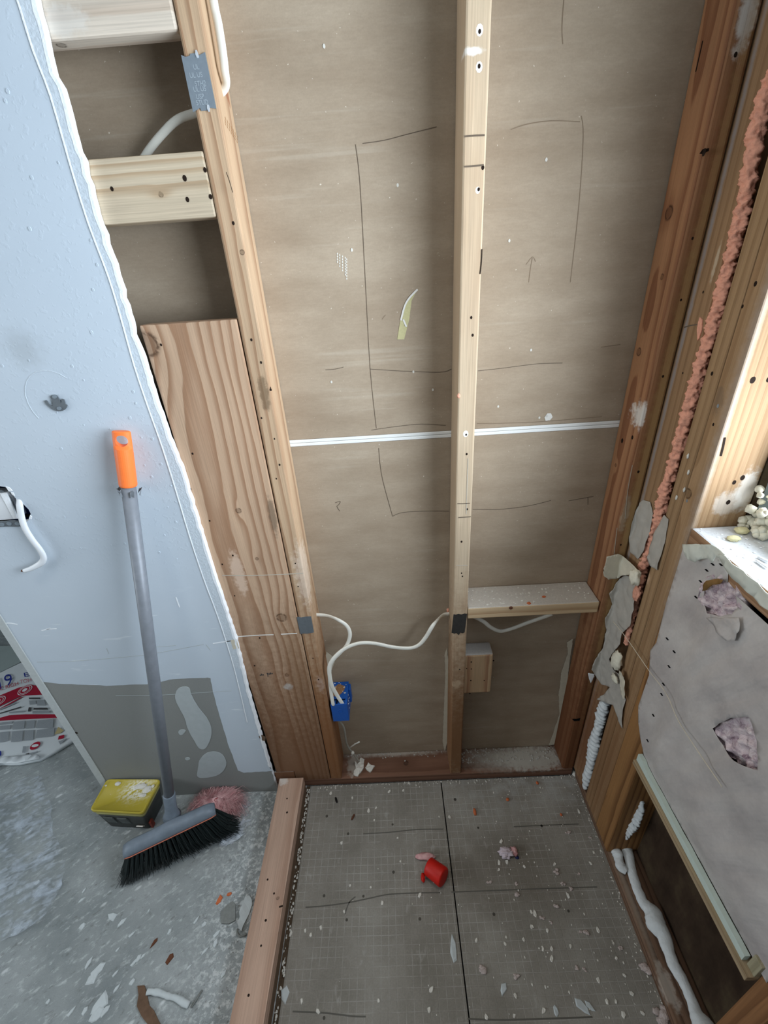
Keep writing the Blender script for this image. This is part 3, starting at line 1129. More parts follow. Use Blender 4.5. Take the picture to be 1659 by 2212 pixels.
jack = timber('timber_stud', (RW, 0.5285, -0.1745, -0.1324, HP, WZ1), wood('jack_stud_wood', 'z', rgb(164, 128, 86), rgb(130, 94, 56), (0.58, -0.10), 95, 0.007, 0.5, seed=21.0,
    knots=[(P3('x', RW, 1486, 1066), 0.010)],
    blots=[(P3('x', RW, 1550, 868), (0.02, 0.016, 0.028), rgb(120, 100, 80), 0.6), (P3('y', -0.1745, 1612, 1060), (0.022, 0.03, 0.05), WHT, 0.6), (P3('y', -0.1745, 1570, 1088), (0.03, 0.03, 0.03), WHT, 0.4),
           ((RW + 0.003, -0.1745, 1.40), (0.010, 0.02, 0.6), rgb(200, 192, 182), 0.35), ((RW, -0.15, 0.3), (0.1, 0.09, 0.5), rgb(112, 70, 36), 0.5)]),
    'stud framing the window opening, bright side spattered with white plaster', 'stud', 0.003)
cripple = timber('cripple_stud', (RW, 0.5285, -0.250, -0.1752, HP, 1.072), wood('cripple_wood', 'z', rgb(150, 106, 58), rgb(96, 60, 28), (0.36, -0.19), 70, 0.02, 0.75, seed=25.0, grime=0.35, sat=0.92,
    blots=[(P3('x', RW, 1400, 1235), (0.02, 0.02, 0.03), rgb(216, 206, 190), 0.4)]),
    'thick dark brown short stud below the sill, its foot beside the open cavity', 'stud', 0.003)
far_stud = timber('timber_stud', (RW, 0.5285, -0.674, -0.634, HP, 1.072), wood('far_stud_wood', 'z', rgb(150, 100, 52), rgb(102, 62, 28), (0.38, -0.6), 70, 0.012, 0.6, seed=29.0),
    'brown stud in the lower right corner, at the far side of the open cavity', 'stud')
sill = timber('sill_timber', (RW, 0.546, WY1 - 0.05, -0.1752, 1.0745, WZ0), wood('sill_wood', 'y', rgb(158, 118, 82), rgb(120, 82, 52), (0.38, 1.15), 70, 0.01, 0.6, seed=33.0, dust=(rgb(236, 238, 240), 0.85)),
    'window sill timber with a white dust-covered top and brown front edge', 'sill', 0.004)
# --- back wall plates and blocks
plate = timber('bottom_plate', (-0.70, 0.427, 0.0, 0.0885, 0.0, HP - 0.0006), wood('plate_wood', 'x', rgb(122, 84, 62), rgb(88, 56, 38), (0.10, 0.05), 55, 0.01, 0.6, seed=37.0,
    knots=[(P3('z', HP, 877, 1648), 0.008)],
    blots=[((0.20, 0.05, HP), (0.20, 0.062, 0.02), rgb(168, 164, 154), 0.95), ((0.30, 0.045, HP), (0.14, 0.06, 0.02), rgb(184, 180, 170), 0.8), ((-0.2, 0.085, HP), (0.26, 0.018, 0.02), rgb(186, 178, 166), 0.8),
           ((-0.34, 0.05, HP), (0.03, 0.05, 0.02), rgb(166, 158, 146), 0.8)]),
    'bottom plate under the studs of the back wall, grey dust in its right bay', 'plate', 0.003)
plate_r = timber('bottom_plate', (RB - 0.004, 0.5285, -1.6, -0.0012, 0.0005, HP - 0.0006), wood('plate_right_wood', 'y', rgb(124, 92, 68), rgb(78, 54, 38), (0.40, 0.1), 80, 0.012, 0.8, seed=41.0, grime=0.5,
    blots=[((0.45, -0.53, HP), (0.02, 0.05, 0.03), rgb(190, 180, 168), 0.6), ((0.446, -0.35, HP), (0.012, 0.25, 0.03), rgb(166, 154, 138), 0.5)]),
    'rough dark bottom plate along the right wall beside the white foam bead', 'plate', 0.003)
plank_outline = [(-0.604, 0.088), (-0.5415, 0.088), (-0.5415, HP), (XL - 0.0022, HP), (XL - 0.0022, 1.5265), (-0.6075, 1.5268)]
M_plank = wood('plank_wood', 'z', rgb(192, 156, 122), rgb(146, 102, 68), (-0.548, 0.085), 75, 0.022, 0.75, seed=45.0, fiber=0.3, grime=0.22,
    knots=[(P3('y', 0, 515, 1103), 0.0065), (P3('y', 0, 608, 1334), 0.0135), (P3('y', 0, 620, 1458), 0.006), (P3('y', 0, 555, 1207), 0.004), (P3('y', 0, 318, 745), 0.022)],
    blots=[(P3('y', 0, 622, 1484), (0.016, 0.05, 0.016), WHT, 0.9), (P3('y', 0, 515, 1240), (0.02, 0.05, 0.08), rgb(226, 200, 178), 0.6), ((XL - 0.012, 0, 1.10), (0.012, 0.05, 0.06), rgb(96, 82, 66), 0.6),
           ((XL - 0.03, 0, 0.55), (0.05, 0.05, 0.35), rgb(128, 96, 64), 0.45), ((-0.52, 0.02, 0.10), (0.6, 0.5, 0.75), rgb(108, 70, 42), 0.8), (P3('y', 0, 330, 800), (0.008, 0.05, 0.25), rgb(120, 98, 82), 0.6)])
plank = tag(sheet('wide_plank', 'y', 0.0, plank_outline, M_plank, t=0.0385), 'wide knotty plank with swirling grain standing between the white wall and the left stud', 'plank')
bv = plank.modifiers.new('edge', 'BEVEL')
bv.width = 0.0025
bv.segments = 2
bv.limit_method = 'ANGLE'
baked(plank)
# short packing piece on the plate under the notch of the plank
tag(box('packing_block', (-0.612, -0.5430, 0.001, 0.0380, HP, 0.0865), wood('packing_wood', 'x', rgb(138, 92, 58), rgb(100, 62, 38), (0.1, 0.1), 60, 0.01, 0.6, seed=49.0, dust=(rgb(206, 202, 196), 0.7)), None, 0.002),
    'short brown packing block under the notched left foot of the wide plank', 'block')
top_block = timber('blocking_timber', (-0.70, XL - 0.0006, 0.001, 0.0400, 1.9160, 2.0050), wood('top_block_wood', 'x', rgb(206, 190, 170), rgb(176, 150, 126), (2.06, 0.12), 40, 0.010, 0.5, seed=53.0,
    knots=[(P3('z', 1.916, 133, 98), 0.007)], blots=[(P3('y', 0, 130, 45), (0.05, 0.05, 0.02), WHT, 0.4)]),
    'topmost block between the white wall and the left stud, cut off by the frame', 'block', 0.005)
block2 = timber('blocking_timber', (-0.70, XL - 0.0006, 0.001, 0.0390, 1.6875, 1.7775), wood('block_two_wood', 'x', rgb(192, 172, 142), rgb(164, 134, 98), (1.70, -0.10), 130, 0.006, 0.75, seed=57.0,
    knots=[(P3('y', 0, 347, 420), 0.004)]),
    'pale pine block with drilled screw holes spanning between white wall and left stud', 'block', 0.0035)
shelf = timber('blocking_timber', (0.0386, XR - 0.0006, -0.001, 0.0880, 0.7490, 0.7860), wood('shelf_wood', 'x', rgb(204, 172, 128), rgb(166, 126, 84), (0.80, 0.03), 60, 0.006, 0.7, seed=61.0, dust=(rgb(210, 202, 190), 0.85)),
    'horizontal block like a little shelf in the right bay, top crusted with plaster dust', 'block', 0.0035)
for i, q in enumerate([(1175, 1289), (1143, 1303)]):
    mobj('orange_crumb', *lump_vf(on('z', 0.787, *q), (0.006, 0.005, 0.002), i, 0.4, 2, 1), M_crumb_o, shelf)
mobj('dark_chip', *lump_vf(on('y', -0.0012, 1104, 1313), (0.006, 0.003, 0.006), 3, 0.5, 2, 1), M_brownbit, shelf)
ds = []
for i in range(90):
    p = Vector((random.uniform(0.05, XR - 0.01), random.uniform(0.01, 0.085), 0.7862))
    s = random.uniform(0.0012, 0.0035)
    ds.append(lump_vf(p, (s, s * 0.8, s * 0.5), i, 0.4, 2, 1))
stuff(mobj('plaster_crumbs', *join(ds), M_plaster, shelf))
small = timber('short_block', (0.0386, 0.128, 0.036, 0.0880, 0.402, 0.571), wood('short_block_wood', 'z', rgb(204, 168, 124), rgb(166, 112, 76), (0.085, 0.10), 85, 0.012, 0.75, seed=65.0, dust=(rgb(206, 202, 196), 0.9)),
    'short upright pine offcut on the right of the middle stud, below the shelf block', 'block', 0.006)
# --- curb: two timbers stacked
curb_wood = lambda nm, s, l, d, kn, bl: wood(nm, 'y', l, d, (-0.56, -0.02), 55, 0.012, 0.55, seed=s, knots=kn, blots=bl)


def curb(name, z0, z1, mat, label):
    vs, fs = box_vf(-0.5, 0.5, -1.6, -0.0150, z0, z1, 0.004, 2)
    out = []
    for q in vs:
        x0 = -0.590 - 0.0035 * (-q.y) / 0.57
        x1 = -0.5075 - 0.0050 * (-q.y) / 0.57
        out.append(Vector((x0 + (x1 - x0) * (q.x + 0.5), q.y, q.z)))
    return tag(mobj(name, out, fs, mat), label, 'curb')


CT = 0.080
curb_lo = curb('curb_timber', 0.0005, 0.0395, curb_wood('curb_low_wood', 70.0, rgb(110, 84, 60), rgb(74, 54, 38), [], []), 'lower dark timber of the stacked shower curb, seen only as its right side')
curb_hi = curb('curb_timber', 0.0402, CT, curb_wood('curb_top_wood', 73.0, rgb(180, 146, 122), rgb(150, 112, 88), [(P3('z', CT, 600, 1940), 0.004)],
    [(P3('z', CT, 612, 1684), (0.02, 0.02, 0.02), rgb(206, 200, 192), 0.7)]), 'pinkish tan top timber of the shower curb running along the floor')
# --- nail and screw holes, pencil marks on timber
random.seed(11)
holes_on('nail_holes', mid_stud, 'y', 0.0, [(1036, 68), (1035, 143), (1043, 362), (1034, 409), (1018, 686), (1021, 724), (1007, 939), (1008, 981), (1009, 1100), (997, 1170), (999, 1245), (993, 1446), (997, 1238)], 0.0022, M_hole)
holes_on('bruised_rings', mid_stud, 'y', 0.0002, [(1036, 65), (1035, 145), (1032, 411), (1006, 937)], 0.0048, M_chalk)
lines('pencil_line', 'y', -0.0003, [[(1003, 295), (1025, 293), (1047, 292)], [(1003, 360), (1022, 359), (1045, 356)], [(988, 1088), (1000, 1088), (1015, 1087)], [(990, 1118), (1004, 1117), (1017, 1116)]], 0.0022, M_pencil, mid_stud)
lines('plaster_line', 'y', -0.0003, [[(1011, 990), (1009, 1050), (1007, 1110)], [(985, 1221), (1010, 1221)]], 0.0016, M_chalk2, mid_stud)
mobj('foam_dab', *lump_vf(on('y', 0.0, 991, 855), (0.004, 0.002, 0.005), 1, 0.3, 2, 2), M_foam_o, mid_stud, True)
lines('split', 'y', -0.0003, [[(1041, 538), (1040, 565), (1037, 592)]], 0.0018, M_hole, mid_stud)
holes_on('nail_holes', left_stud, 'y', 0.0, [(504, 482), (543, 734), (564, 783), (565, 903), (593, 948), (604, 1004), (597, 1034), (638, 1217), (644, 1267), (676, 1422), (585, 842), (688, 1468)], 0.0020, M_hole)
holes_on('nail_holes', left_stud, 'x', XL + 0.0381, [(585, 839)], 0.0025, M_hole)
lines('split', 'x', XL + 0.0383, [[(489, 372), (496, 392), (503, 416)], [(681, 1280), (684, 1300), (686, 1318)]], 0.0022, M_hole, left_stud)
holes_on('nail_holes', plank, 'y', 0.0, [(348, 745), (416, 980), (453, 1125), (503, 1200), (480, 1219), (507, 1287), (550, 1438), (411, 1056), (561, 1378)], 0.0020, M_hole)
lines('plaster_line', 'y', -0.0003, [[(480, 1243), (550, 1243), (622, 1240), (655, 1238)]], 0.0022, M_chalk2, plank)
lines('plaster_line', 'y', -0.0004, [[(515, 1375), (560, 1372), (591, 1371)], [(607, 1370), (642, 1368)]], 0.0030, M_chalk, plank)
gs = []
g0 = on('y', -0.0004, 563, 1461)
gx = Vector((0.0125, 0, 0.0008))
gs.append(text_vf('2', on('y', -0.0004, 577, 1461), gx * 1.0, Vector((0, 0, 0.020))))
for k in range(9):
    if k not in (3, 4):
        c = g0 + Vector((0.0045 * k, 0, 0.006 + 0.0006 * k))
        gs.append(box_vf(c.x - 0.0016, c.x + 0.0014, c.y - 0.0001, c.y, c.z - 0.004, c.z + (0.004 if k % 2 else 0.001)))
mobj('grade_stamp', *join(gs), M_print, plank)
gs = []
for k in range(7):
    for j in range(3):
        c = on('x', XL + 0.0383, 487 + 4.2 * k, 255 + 6.5 * k + j * 6)
        gs.append(box_vf(c.x, c.x + 0.0001, c.y - 0.001, c.y + 0.0008, c.z - 0.002, c.z + 0.0015))
mobj('grade_stamp', *join(gs), plain('faint_grade_stamp', rgb(150, 108, 66), 0.8, 0.2), left_stud)
holes_on('screw_holes', block2, 'y', 0.0008, [(399, 385), (405, 431), (443, 367), (455, 425), (242, 408)], 0.0032, M_hole)
holes_on('nail_holes', small, 'y', 0.0358, [(1018, 1430), (1018, 1445), (1017, 1470), (1046, 1470), (1066, 1427), (1015, 1498), (1008, 1444)], 0.0020, M_hole)
holes_on('nail_holes', right_stud, 'y', 0.0, [(1496, 515), (1589, 118), (1432, 813), (1379, 1019), (1341, 1177), (1471, 648)], 0.0022, M_hole)
holes_on('nail_holes', right_stud, 'x', XR - 0.0002, [(1521, 329), (1344, 952), (1366, 945)], 0.0040, M_hole)
sheet('split_knot', 'y', -0.0004, pxpoly('y', -0.0004, [(1511, 332), (1518, 322), (1532, 320), (1531, 326), (1518, 333)]), M_hole, right_stud, t=0.0003)
lines('split', 'x', XR - 0.0003, [[(1518, 88), (1511, 120), (1503, 155)]], 0.0022, M_hole, right_stud)
lines('plaster_line', 'y', -0.0003, [[(1366, 1005), (1356, 1060), (1350, 1120)], [(1333, 1140), (1326, 1200), (1320, 1250)]], 0.0014, M_chalk2, right_stud)
sheet('gouge', 'y', -0.0004, pxpoly('y', -0.0004, [(1231, 1548), (1236, 1553), (1246, 1553), (1254, 1551), (1252, 1557), (1240, 1558)]), M_slot, right_stud, t=0.0003)
holes_on('nail_holes', corner_stud, 'x', RW, [(1475, 806), (1519, 631)], 0.0020, M_hole)
lines('pencil_line', 'x', RW - 0.0003, [[(1478, 707), (1492, 703), (1507, 701)]], 0.0022, M_pencil, corner_stud)
holes_on('nail_holes', jack, 'x', RW, [(1632, 613), (1538, 807), (1541, 917), (1604, 662)], 0.0026, M_hole)
holes_on('screw_heads', jack, 'x', RW, [(1551, 877), (1484, 1082)], 0.0032, M_steel)
holes_on('nail_holes', jack, 'y', -0.1745, [(1626, 821), (1586, 1042), (1604, 1032), (1573, 1085), (1660, 820)], 0.0040, M_hole)
lines('split', 'y', -0.1748, [[(1566, 945), (1562, 965), (1557, 985)]], 0.0035, M_hole, jack)
holes_on('nail_holes', curb_hi, 'z', CT, [(620, 1755), (620, 1725), (574, 1988), (564, 2043), (537, 2150), (578, 1900), (592, 1930)], 0.0030, M_hole, sq=1)
lines('saw_mark', 'z', CT + 0.0003, [[(603, 1959), (611, 1957)]], 0.004, M_hole, curb_hi)

# ================================================================== steel plates
def plate_px(px, val, mat, label, teeth=True):
    o = sheet('nail_plate', 'y', val, pxpoly('y', val, px), mat, t=0.0014)
    return tag(o, label, 'plate')


np1 = plate_px([(391, 118.6), (400.7, 122.7), (409.5, 120.7), (410.8, 116), (425, 114), (428.5, 120), (442.7, 112.5), (467, 234.6), (451, 232), (453, 238), (434.6, 239.3), (432, 233), (417, 242)], -0.0016, M_steel,
               'large toothed steel plate near the top of the left stud', True)
for q in ((425.5, 117), (450.5, 234)):
    mobj('bright_tooth', *disc_vf(on('y', -0.0016, *q), 'y', 0.0022, 0.001, 6, 2.2), plain('bright_steel_tooth', rgb(232, 236, 240), 0.3, 0.6, 0.5), np1)
tx = []
for (s, u, v) in (('UL', 424, 150), ('UL US', 416, 168), ('UL US', 424, 198), ('5TH2', 427, 186), ('USP', 430, 214), ('5TUD', 430, 227)):
    tx.append(text_vf(s, on('y', -0.0018, u, v) - Vector((0.004, 0, 0.0)), Vector((0.0075, 0, 0.0)), Vector((0, 0, 0.0085))))
mobj('stamped_lettering', *join(tx), plain('stamped_mark', rgb(184, 194, 200), 0.5, 0.5, 0.4), np1)
plate_px([(641, 1334), (646, 1333), (650, 1334.5), (661, 1332.5), (672, 1332), (678, 1366), (664, 1369), (656, 1368.5), (649, 1370)], -0.0016, M_steel_d, 'small grey steel plate low on the left stud, beside the plank')
pk = [(979.8, 1327.5), (985, 1328.5), (990, 1326.5), (997, 1328), (1003, 1326), (1009, 1326.5), (1006, 1350), (1003.6, 1366), (999, 1368), (995, 1366), (991, 1372), (986, 1367), (982, 1369), (975.5, 1367)]
plate_px(pk, -0.0016, M_tar, 'black plate with ragged edges on the middle stud level with the shelf block')

# ================================================================== cables and boxes
SR = XL + 0.038      # right face of the left stud


def cable(name, path, label, mat, ra=0.0062, rb=0.0036, n=8, up=Vector((0, -1, 0))):
    p = smoothpath(path, n)
    return tag(tube(name, p, ra, mat, None, rb, 12, up), label, 'cable')


# cable coming down beside the left stud, through it and on to the left behind the pale block
yc = 0.030
ca = [on('y', yc, 457, -20), on('y', yc, 460.5, 0), on('y', yc, 465, 25), on('y', yc - 0.002, 471.5, 54), on('y', yc - 0.004, 480, 108), on('y', yc - 0.004, 485, 150)]
h = on('x', SR, 480, 195)
ca += [h + Vector((0.006, 0, 0.004)), h + Vector((-0.019, 0.006, -0.008)), Vector((XL - 0.001, h.y + 0.010, on('y', h.y + 0.01, 410, 240).z))]
for q, yy in (((385, 258), 0.050), ((350, 290), 0.055), ((318, 330), 0.058), ((300, 362), 0.060)):
    ca.append(on('y', yy, *q))
c1 = cable('cable', ca, 'white cable at the top passing through the left stud behind the large plate', M_nylon, 0.0066, 0.0042)
for k in range(14):
    t = k / 13
    a = on('y', 0.050, 404, 249).lerp(on('y', 0.0535, 326, 325), t)
    bulge = on('y', 0.0505, 363, 279) - on('y', 0.050, 404, 249).lerp(on('y', 0.0535, 326, 325), 0.5)
    a = a + bulge * (1 - (2 * t - 1) ** 2)
    a.y -= 0.0035
    if k % 5 != 3:
        pass
# cable from the left stud down to the blue box
hb = on('x', SR, 684, 1328)
cb = [hb + Vector((-0.02, 0.0, 0.004)), hb]
for q, yy in (((706, 1330), hb.y - 0.004), ((730, 1339), 0.030), ((749, 1352), 0.026), ((756, 1370), 0.024), ((750, 1392), 0.022), ((735, 1410), 0.018), ((721, 1424), 0.014), ((713, 1440), 0.012), ((712, 1465), 0.008), ((715, 1495), 0.006)):
    cb.append(on('y', yy, *q))
cb.append(on('z', 0.430, 719, 1519))
cb.append(on('z', 0.418, 721, 1523))
cable('cable', cb, 'short white cable looping from the left stud down into the blue box', M_nylon, 0.0056, 0.0034)
# cable from the middle stud to the blue box, other end running under the shelf block
hc = on('x', 0.0, 970, 1326)
cc = [on('y', 0.055, 1192, 1326), on('y', 0.055, 1180, 1331), on('y', 0.055, 1140, 1345), on('y', 0.055, 1105, 1358), on('y', 0.055, 1080, 1363), on('y', 0.053, 1060, 1355), on('y', 0.050, 1040, 1340),
      Vector((0.040, hc.y + 0.004, hc.z - 0.002)), Vector((0.02, hc.y, hc.z)), hc]
for q, yy in (((955, 1330), hc.y - 0.006), ((936, 1350), 0.030), ((920, 1376), 0.026), ((905, 1393), 0.024), ((885, 1400), 0.023), ((850, 1398), 0.022), ((810, 1390), 0.021), ((780, 1389), 0.019), ((755, 1396), 0.016),
              ((735, 1408), 0.011), ((718, 1426), 0.006), ((711, 1445), 0.004), ((716, 1478), 0.003), ((727, 1500), 0.006)):
    cc.append(on('y', yy, *q))
cc += [on('z', 0.430, 737, 1516), on('z', 0.418, 740, 1521)]
cable('cable', cc, 'long white cable sagging between the middle stud and the blue box', M_nylon, 0.0062, 0.0036)
fz = lump_vf(on('x', -0.001, 968, 1317), (0.006, 0.008, 0.010), 3, 0.5, 2, 2)
mobj('orange_sealant', *fz, M_foam_o, mid_stud, True)
# old thin wire below the box
tw = [on('y', 0.02, 728, 1552), on('y', 0.02, 738, 1563), on('y', 0.022, 744, 1576), on('y', 0.03, 748, 1602), on('y', 0.035, 754, 1616), on('y', 0.036, 764, 1629), on('y', 0.034, 776, 1645)]
cable('thin_wire', tw, 'thin dusty grey wire hanging from the blue box to the bottom plate', M_nylon2, 0.0034, 0.0028)
tag(lump('plaster_blob', on('y', 0.034, 762, 1626), (0.006, 0.006, 0.007), M_plaster, None, 5, 0.2, 2, 2), 'tiny round plaster blob stuck on the thin grey wire', 'plaster')
tag(tube('plaster_twig', smoothpath([on('y', 0.037, 757, 1614), on('y', 0.03, 766, 1608), on('y', 0.025, 776, 1603)]), 0.0022, M_plaster, None, None, 7, fn=rough_fn(0.8, 200)), 'thin plaster-coated twig sticking off the grey wire', 'plaster')
for i, (pl, lb) in enumerate((([(766, 1643), (773, 1650), (779, 1636), (787, 1640), (786, 1658), (776, 1670), (773, 1676), (763, 1673), (764, 1664), (768, 1660)], 'larger torn white plaster scrap on the plate under the blue box'),
                              ([(789, 1658), (796, 1647), (802, 1652), (810, 1653), (803, 1663), (800, 1667), (793, 1662)], 'smaller torn white plaster scrap beside the larger one on the plate'))):
    tag(sheet('plaster_scrap', 'z', HP + 0.007, ragged(pxpoly('z', HP + 0.007, pl), 0.002, 0.006, i), M_plaster, None, (), 0.006, 0.006, lambda a, b: 0.004 * mnoise.noise(Vector((a * 120, b * 120, 2)))), lb, 'plaster')
# blue junction box seen from its back
BXL, BXR, BZ0, BZ1, BY0 = -0.3745, -0.3235, 0.345, 0.4255, 0.001
bx = thing('junction_box', 'blue plastic box on the left stud with two white cables in its top', 'box', ((BXL + BXR) / 2, 0.045, BZ0))
w = 0.0022
shell = join([box_vf(BXL, BXR, BY0, BY0 + w, BZ0, BZ1, 0.0006, 1), box_vf(BXL, BXR, BY0 + w, 0.086, BZ0, BZ0 + w), box_vf(BXL, BXL + w, BY0 + w, 0.086, BZ0 + w, BZ1 - w), box_vf(BXR - w, BXR, BY0 + w, 0.086, BZ0 + w, BZ1 - w),
              box_vf(BXL, BXR, BY0 + 0.020, 0.086, BZ1 - w, BZ1, 0.0004, 1), box_vf(BXL, BXL + 0.006, BY0 + w, BY0 + 0.020, BZ1 - w, BZ1), box_vf(BXR - 0.006, BXR, BY0 + w, BY0 + 0.020, BZ1 - w, BZ1),
              box_vf(-0.353, -0.345, BY0 + w, BY0 + 0.020, BZ1 - w, BZ1)])
mobj('box_shell', *shell, M_blue, bx)
for xx in (BXL + 0.011, -0.336):
    mobj('clamp_tab', *box_vf(xx, xx + 0.006, BY0 + 0.005, BY0 + 0.018, BZ1 - 0.006, BZ1 - 0.0035), M_blue, bx)
mobj('dark_inside', *box_vf(BXL + 0.003, BXR - 0.003, BY0 + 0.004, 0.08, BZ1 - 0.03, BZ1 - 0.012), M_slot, bx)
mobj('side_flange', *box_vf(BXR, BXR + 0.006, 0.060, 0.084, BZ0 + 0.012, BZ1 - 0.008, 0.001, 1), M_blue, bx)
cr = Vector(((BXL + BXR) / 2 + 0.002, BY0 - 0.0004, BZ0 + 0.050))
mobj('moulded_ring', *tube_vf([cr + Vector((cos(a * pi / 10) * 0.0055, 0, sin(a * pi / 10) * 0.0055)) for a in range(21)], 0.0007, None, 5), M_blue, bx, True)
mobj('brown_crust', *sheet_vf('z', BZ1 + 0.0012, ragged([(BXL + 0.006, 0.030), (BXL + 0.02, 0.028), (BXR - 0.012, 0.050), (BXR - 0.010, 0.066), (BXL + 0.02, 0.078), (BXL + 0.004, 0.064)], 0.002, 0.006, 3), (), 0.001, 0.006,
                              lambda a, b: 0.0012 * mnoise.noise(Vector((a * 200, b * 200, 1)))), plain('dried_tan_crust', rgb(150, 112, 78), 0.9, 0.2, 0, 0.5, 220), bx)
mobj('white_spatter', *join([disc_vf(Vector((BXL + random.random() * 0.045, random.uniform(0.03, 0.084), BZ1 + 0.001)), 'z', random.uniform(0.001, 0.0024), 0.0006, 6) for i in range(16)]), M_chalk, bx)['kind'] = 'stuff'
mobj('white_spatter', *join([disc_vf(Vector((BXR + 0.0005, random.uniform(0.02, 0.084), BZ0 + 0.02 + random.random() * 0.055)), 'x', random.uniform(0.001, 0.0028), -0.0006, 6) for i in range(16)]), M_chalk, bx)['kind'] = 'stuff'

# opening in the left wall with its box, bracket and device
ob = thing('outlet_box', 'blue box with white device behind the ragged hole in the white wall', 'box', (on('y', YF, 10, 1100).x, 0.03, on('y', YF, 10, 1135).z))
q0 = on('y', 0.0, -45, 1090)
q1 = on('y', 0.012, 66, 1105)
zt, zb = on('y', 0.0, 20, 1060).z, on('y', 0.0, 40, 1137).z
vs, fs = join([box_vf(q0.x, q1.x + 0.008, 0.062, 0.065, zb, zt + 0.02), box_vf(q1.x + 0.006, q1.x + 0.010, 0.004, 0.062, zb - 0.01, zt + 0.01), box_vf(q0.x, q1.x + 0.006, 0.004, 0.062, zb - 0.012, zb - 0.008)])
mobj('box_shell', vs, fs, M_blue, ob)
mobj('device_body', *sheet_vf('y', -0.006, pxpoly('y', -0.006, [(-45, 1066), (0, 1066), (13, 1064), (38, 1121), (3, 1123), (-45, 1124)]), (), 0.03), M_white_pl, ob)
mobj('device_edge', *sheet_vf('y', -0.0085, pxpoly('y', -0.0085, [(1, 1068), (14, 1066), (37, 1120), (29, 1121)]), (), 0.0025), M_gypsum, ob)
mobj('mounting_bracket', *sheet_vf('y', YF - 0.0030, ragged(pxpoly('y', YF - 0.003, [(-45, 1127), (0, 1126), (30, 1124), (44, 1126), (45, 1137), (20, 1138), (-45, 1140)]), 0.0012, 0.01, 5), (), 0.0014), M_steel_d, ob)
mobj('mounting_bracket', *sheet_vf('y', -0.0022, pxpoly('y', -0.0022, [(-45, 1060), (2, 1058), (13, 1064), (24, 1075), (38, 1104), (43, 1118), (36, 1121), (14, 1067), (0, 1065), (-45, 1065)]), (), 0.0012), M_steel_d, ob)
for q in ((4, 1133), (20, 1131), (38, 1131)):
    mobj('dimple', *disc_vf(on('y', YF - 0.0030, *q), 'y', 0.006, 0.0012, 9, 0.8), M_steel, ob)
for pl in ([(13, 1050), (22, 1053), (28, 1060), (20, 1061)], [(24, 1062), (30, 1064), (33, 1071), (27, 1068)], [(66, 1112), (70, 1116), (69, 1121), (63, 1120)]):
    mobj('torn_rim', *sheet_vf('y', YF - 0.0016, pxpoly('y', YF, pl), (), 0.001), M_gypsum, wl)
cw = [on('y', 0.03, 36, 1062), on('y', 0.004, 39, 1072), on('y', -0.016, 42, 1088), on('y', -0.022, 46, 1115), on('y', -0.026, 54, 1140), on('y', -0.028, 69, 1165), on('y', -0.028, 86, 1187), on('y', -0.027, 94, 1203), on('y', -0.027, 91, 1214),
      on('y', -0.028, 80, 1222), on('y', -0.030, 65, 1229), on('y', -0.032, 52, 1233)]
c4 = cable('cable', cw, 'cut white cable dangling out of the hole in the white wall', M_white_pl, lambda t: 0.0075 - 0.003 * max(0, t - 0.75) * 4 * 0.8, lambda t: 0.0046)
mobj('copper_end', *lump_vf(on('y', -0.0325, 50, 1233), (0.006, 0.003, 0.003), 2, 0.2, 2, 2), M_brownbit, c4, True)

# metal hook on the left wall
hk = thing('metal_hook', 'small dull steel two-pronged hook screwed to the white wall', 'hook', on('y', YF, 122, 880))
hook_px = [(109, 857), (112, 853.5), (118, 852.5), (124, 854.5), (128, 861), (131, 868), (132, 871.5), (133.5, 866), (133, 862.5), (136, 861.5), (139.5, 863.5), (141, 868), (142, 872), (145.6, 875), (145, 879.5), (141, 884.5),
           (136, 887.3), (128, 888), (120, 887), (111, 882), (101, 873), (97.5, 868), (96.5, 865.5), (100, 864.5), (103, 866.5), (106, 872), (110, 875.5), (114.5, 876), (115, 872), (113, 865)]
mobj('hook_plate', *sheet_vf('y', YF - 0.0042, pxpoly('y', YF - 0.003, hook_px), (), 0.0020), M_steel_d, hk)
mobj('mounting_pad', *disc_vf(on('y', YF - 0.0010, 122, 871), 'y', 0.007, 0.0026, 10), M_steel_d, hk)
for q in ((118, 857), (128, 882)):
    mobj('screw', *disc_vf(on('y', YF - 0.0042, *q), 'y', 0.0045, 0.0016, 10, 0.8), M_steel, hk)

# ================================================================== right wall pieces
random.seed(5)
ib = thing('insulation_batt', 'grey paper-faced insulation stapled below the sill, with two torn openings showing pink fill', 'insulation', (0.46, -0.42, 0.50))
IP = RW - 0.0016
outl = pxpoly('x', IP, [(1476, 1182), (1540, 1180), (1575, 1206)])
outl += [(-0.30, 1.070), (-0.42, 1.070), (-0.645, 1.070), (-0.645, 0.518), (-0.45, 0.518), (-0.266, 0.514)]
outl += pxpoly('x', IP, [(1383, 1592), (1379, 1560), (1379, 1525), (1402, 1459), (1405, 1405), (1418, 1388), (1440, 1300), (1462, 1230)])
h1 = ragged(pxpoly('x', IP, [(1521, 1270), (1535, 1256), (1556, 1251), (1572, 1258), (1588, 1285), (1594, 1312), (1585, 1326), (1560, 1330), (1535, 1324), (1522, 1302)]), 0.002, 0.008, 2)
h2 = ragged(pxpoly('x', IP, [(1547, 1573), (1562, 1562), (1590, 1551), (1625, 1548), (1632, 1565), (1645, 1600), (1653, 1635), (1655, 1662), (1625, 1655), (1600, 1643), (1575, 1622), (1558, 1598)]), 0.0012, 0.01, 3)


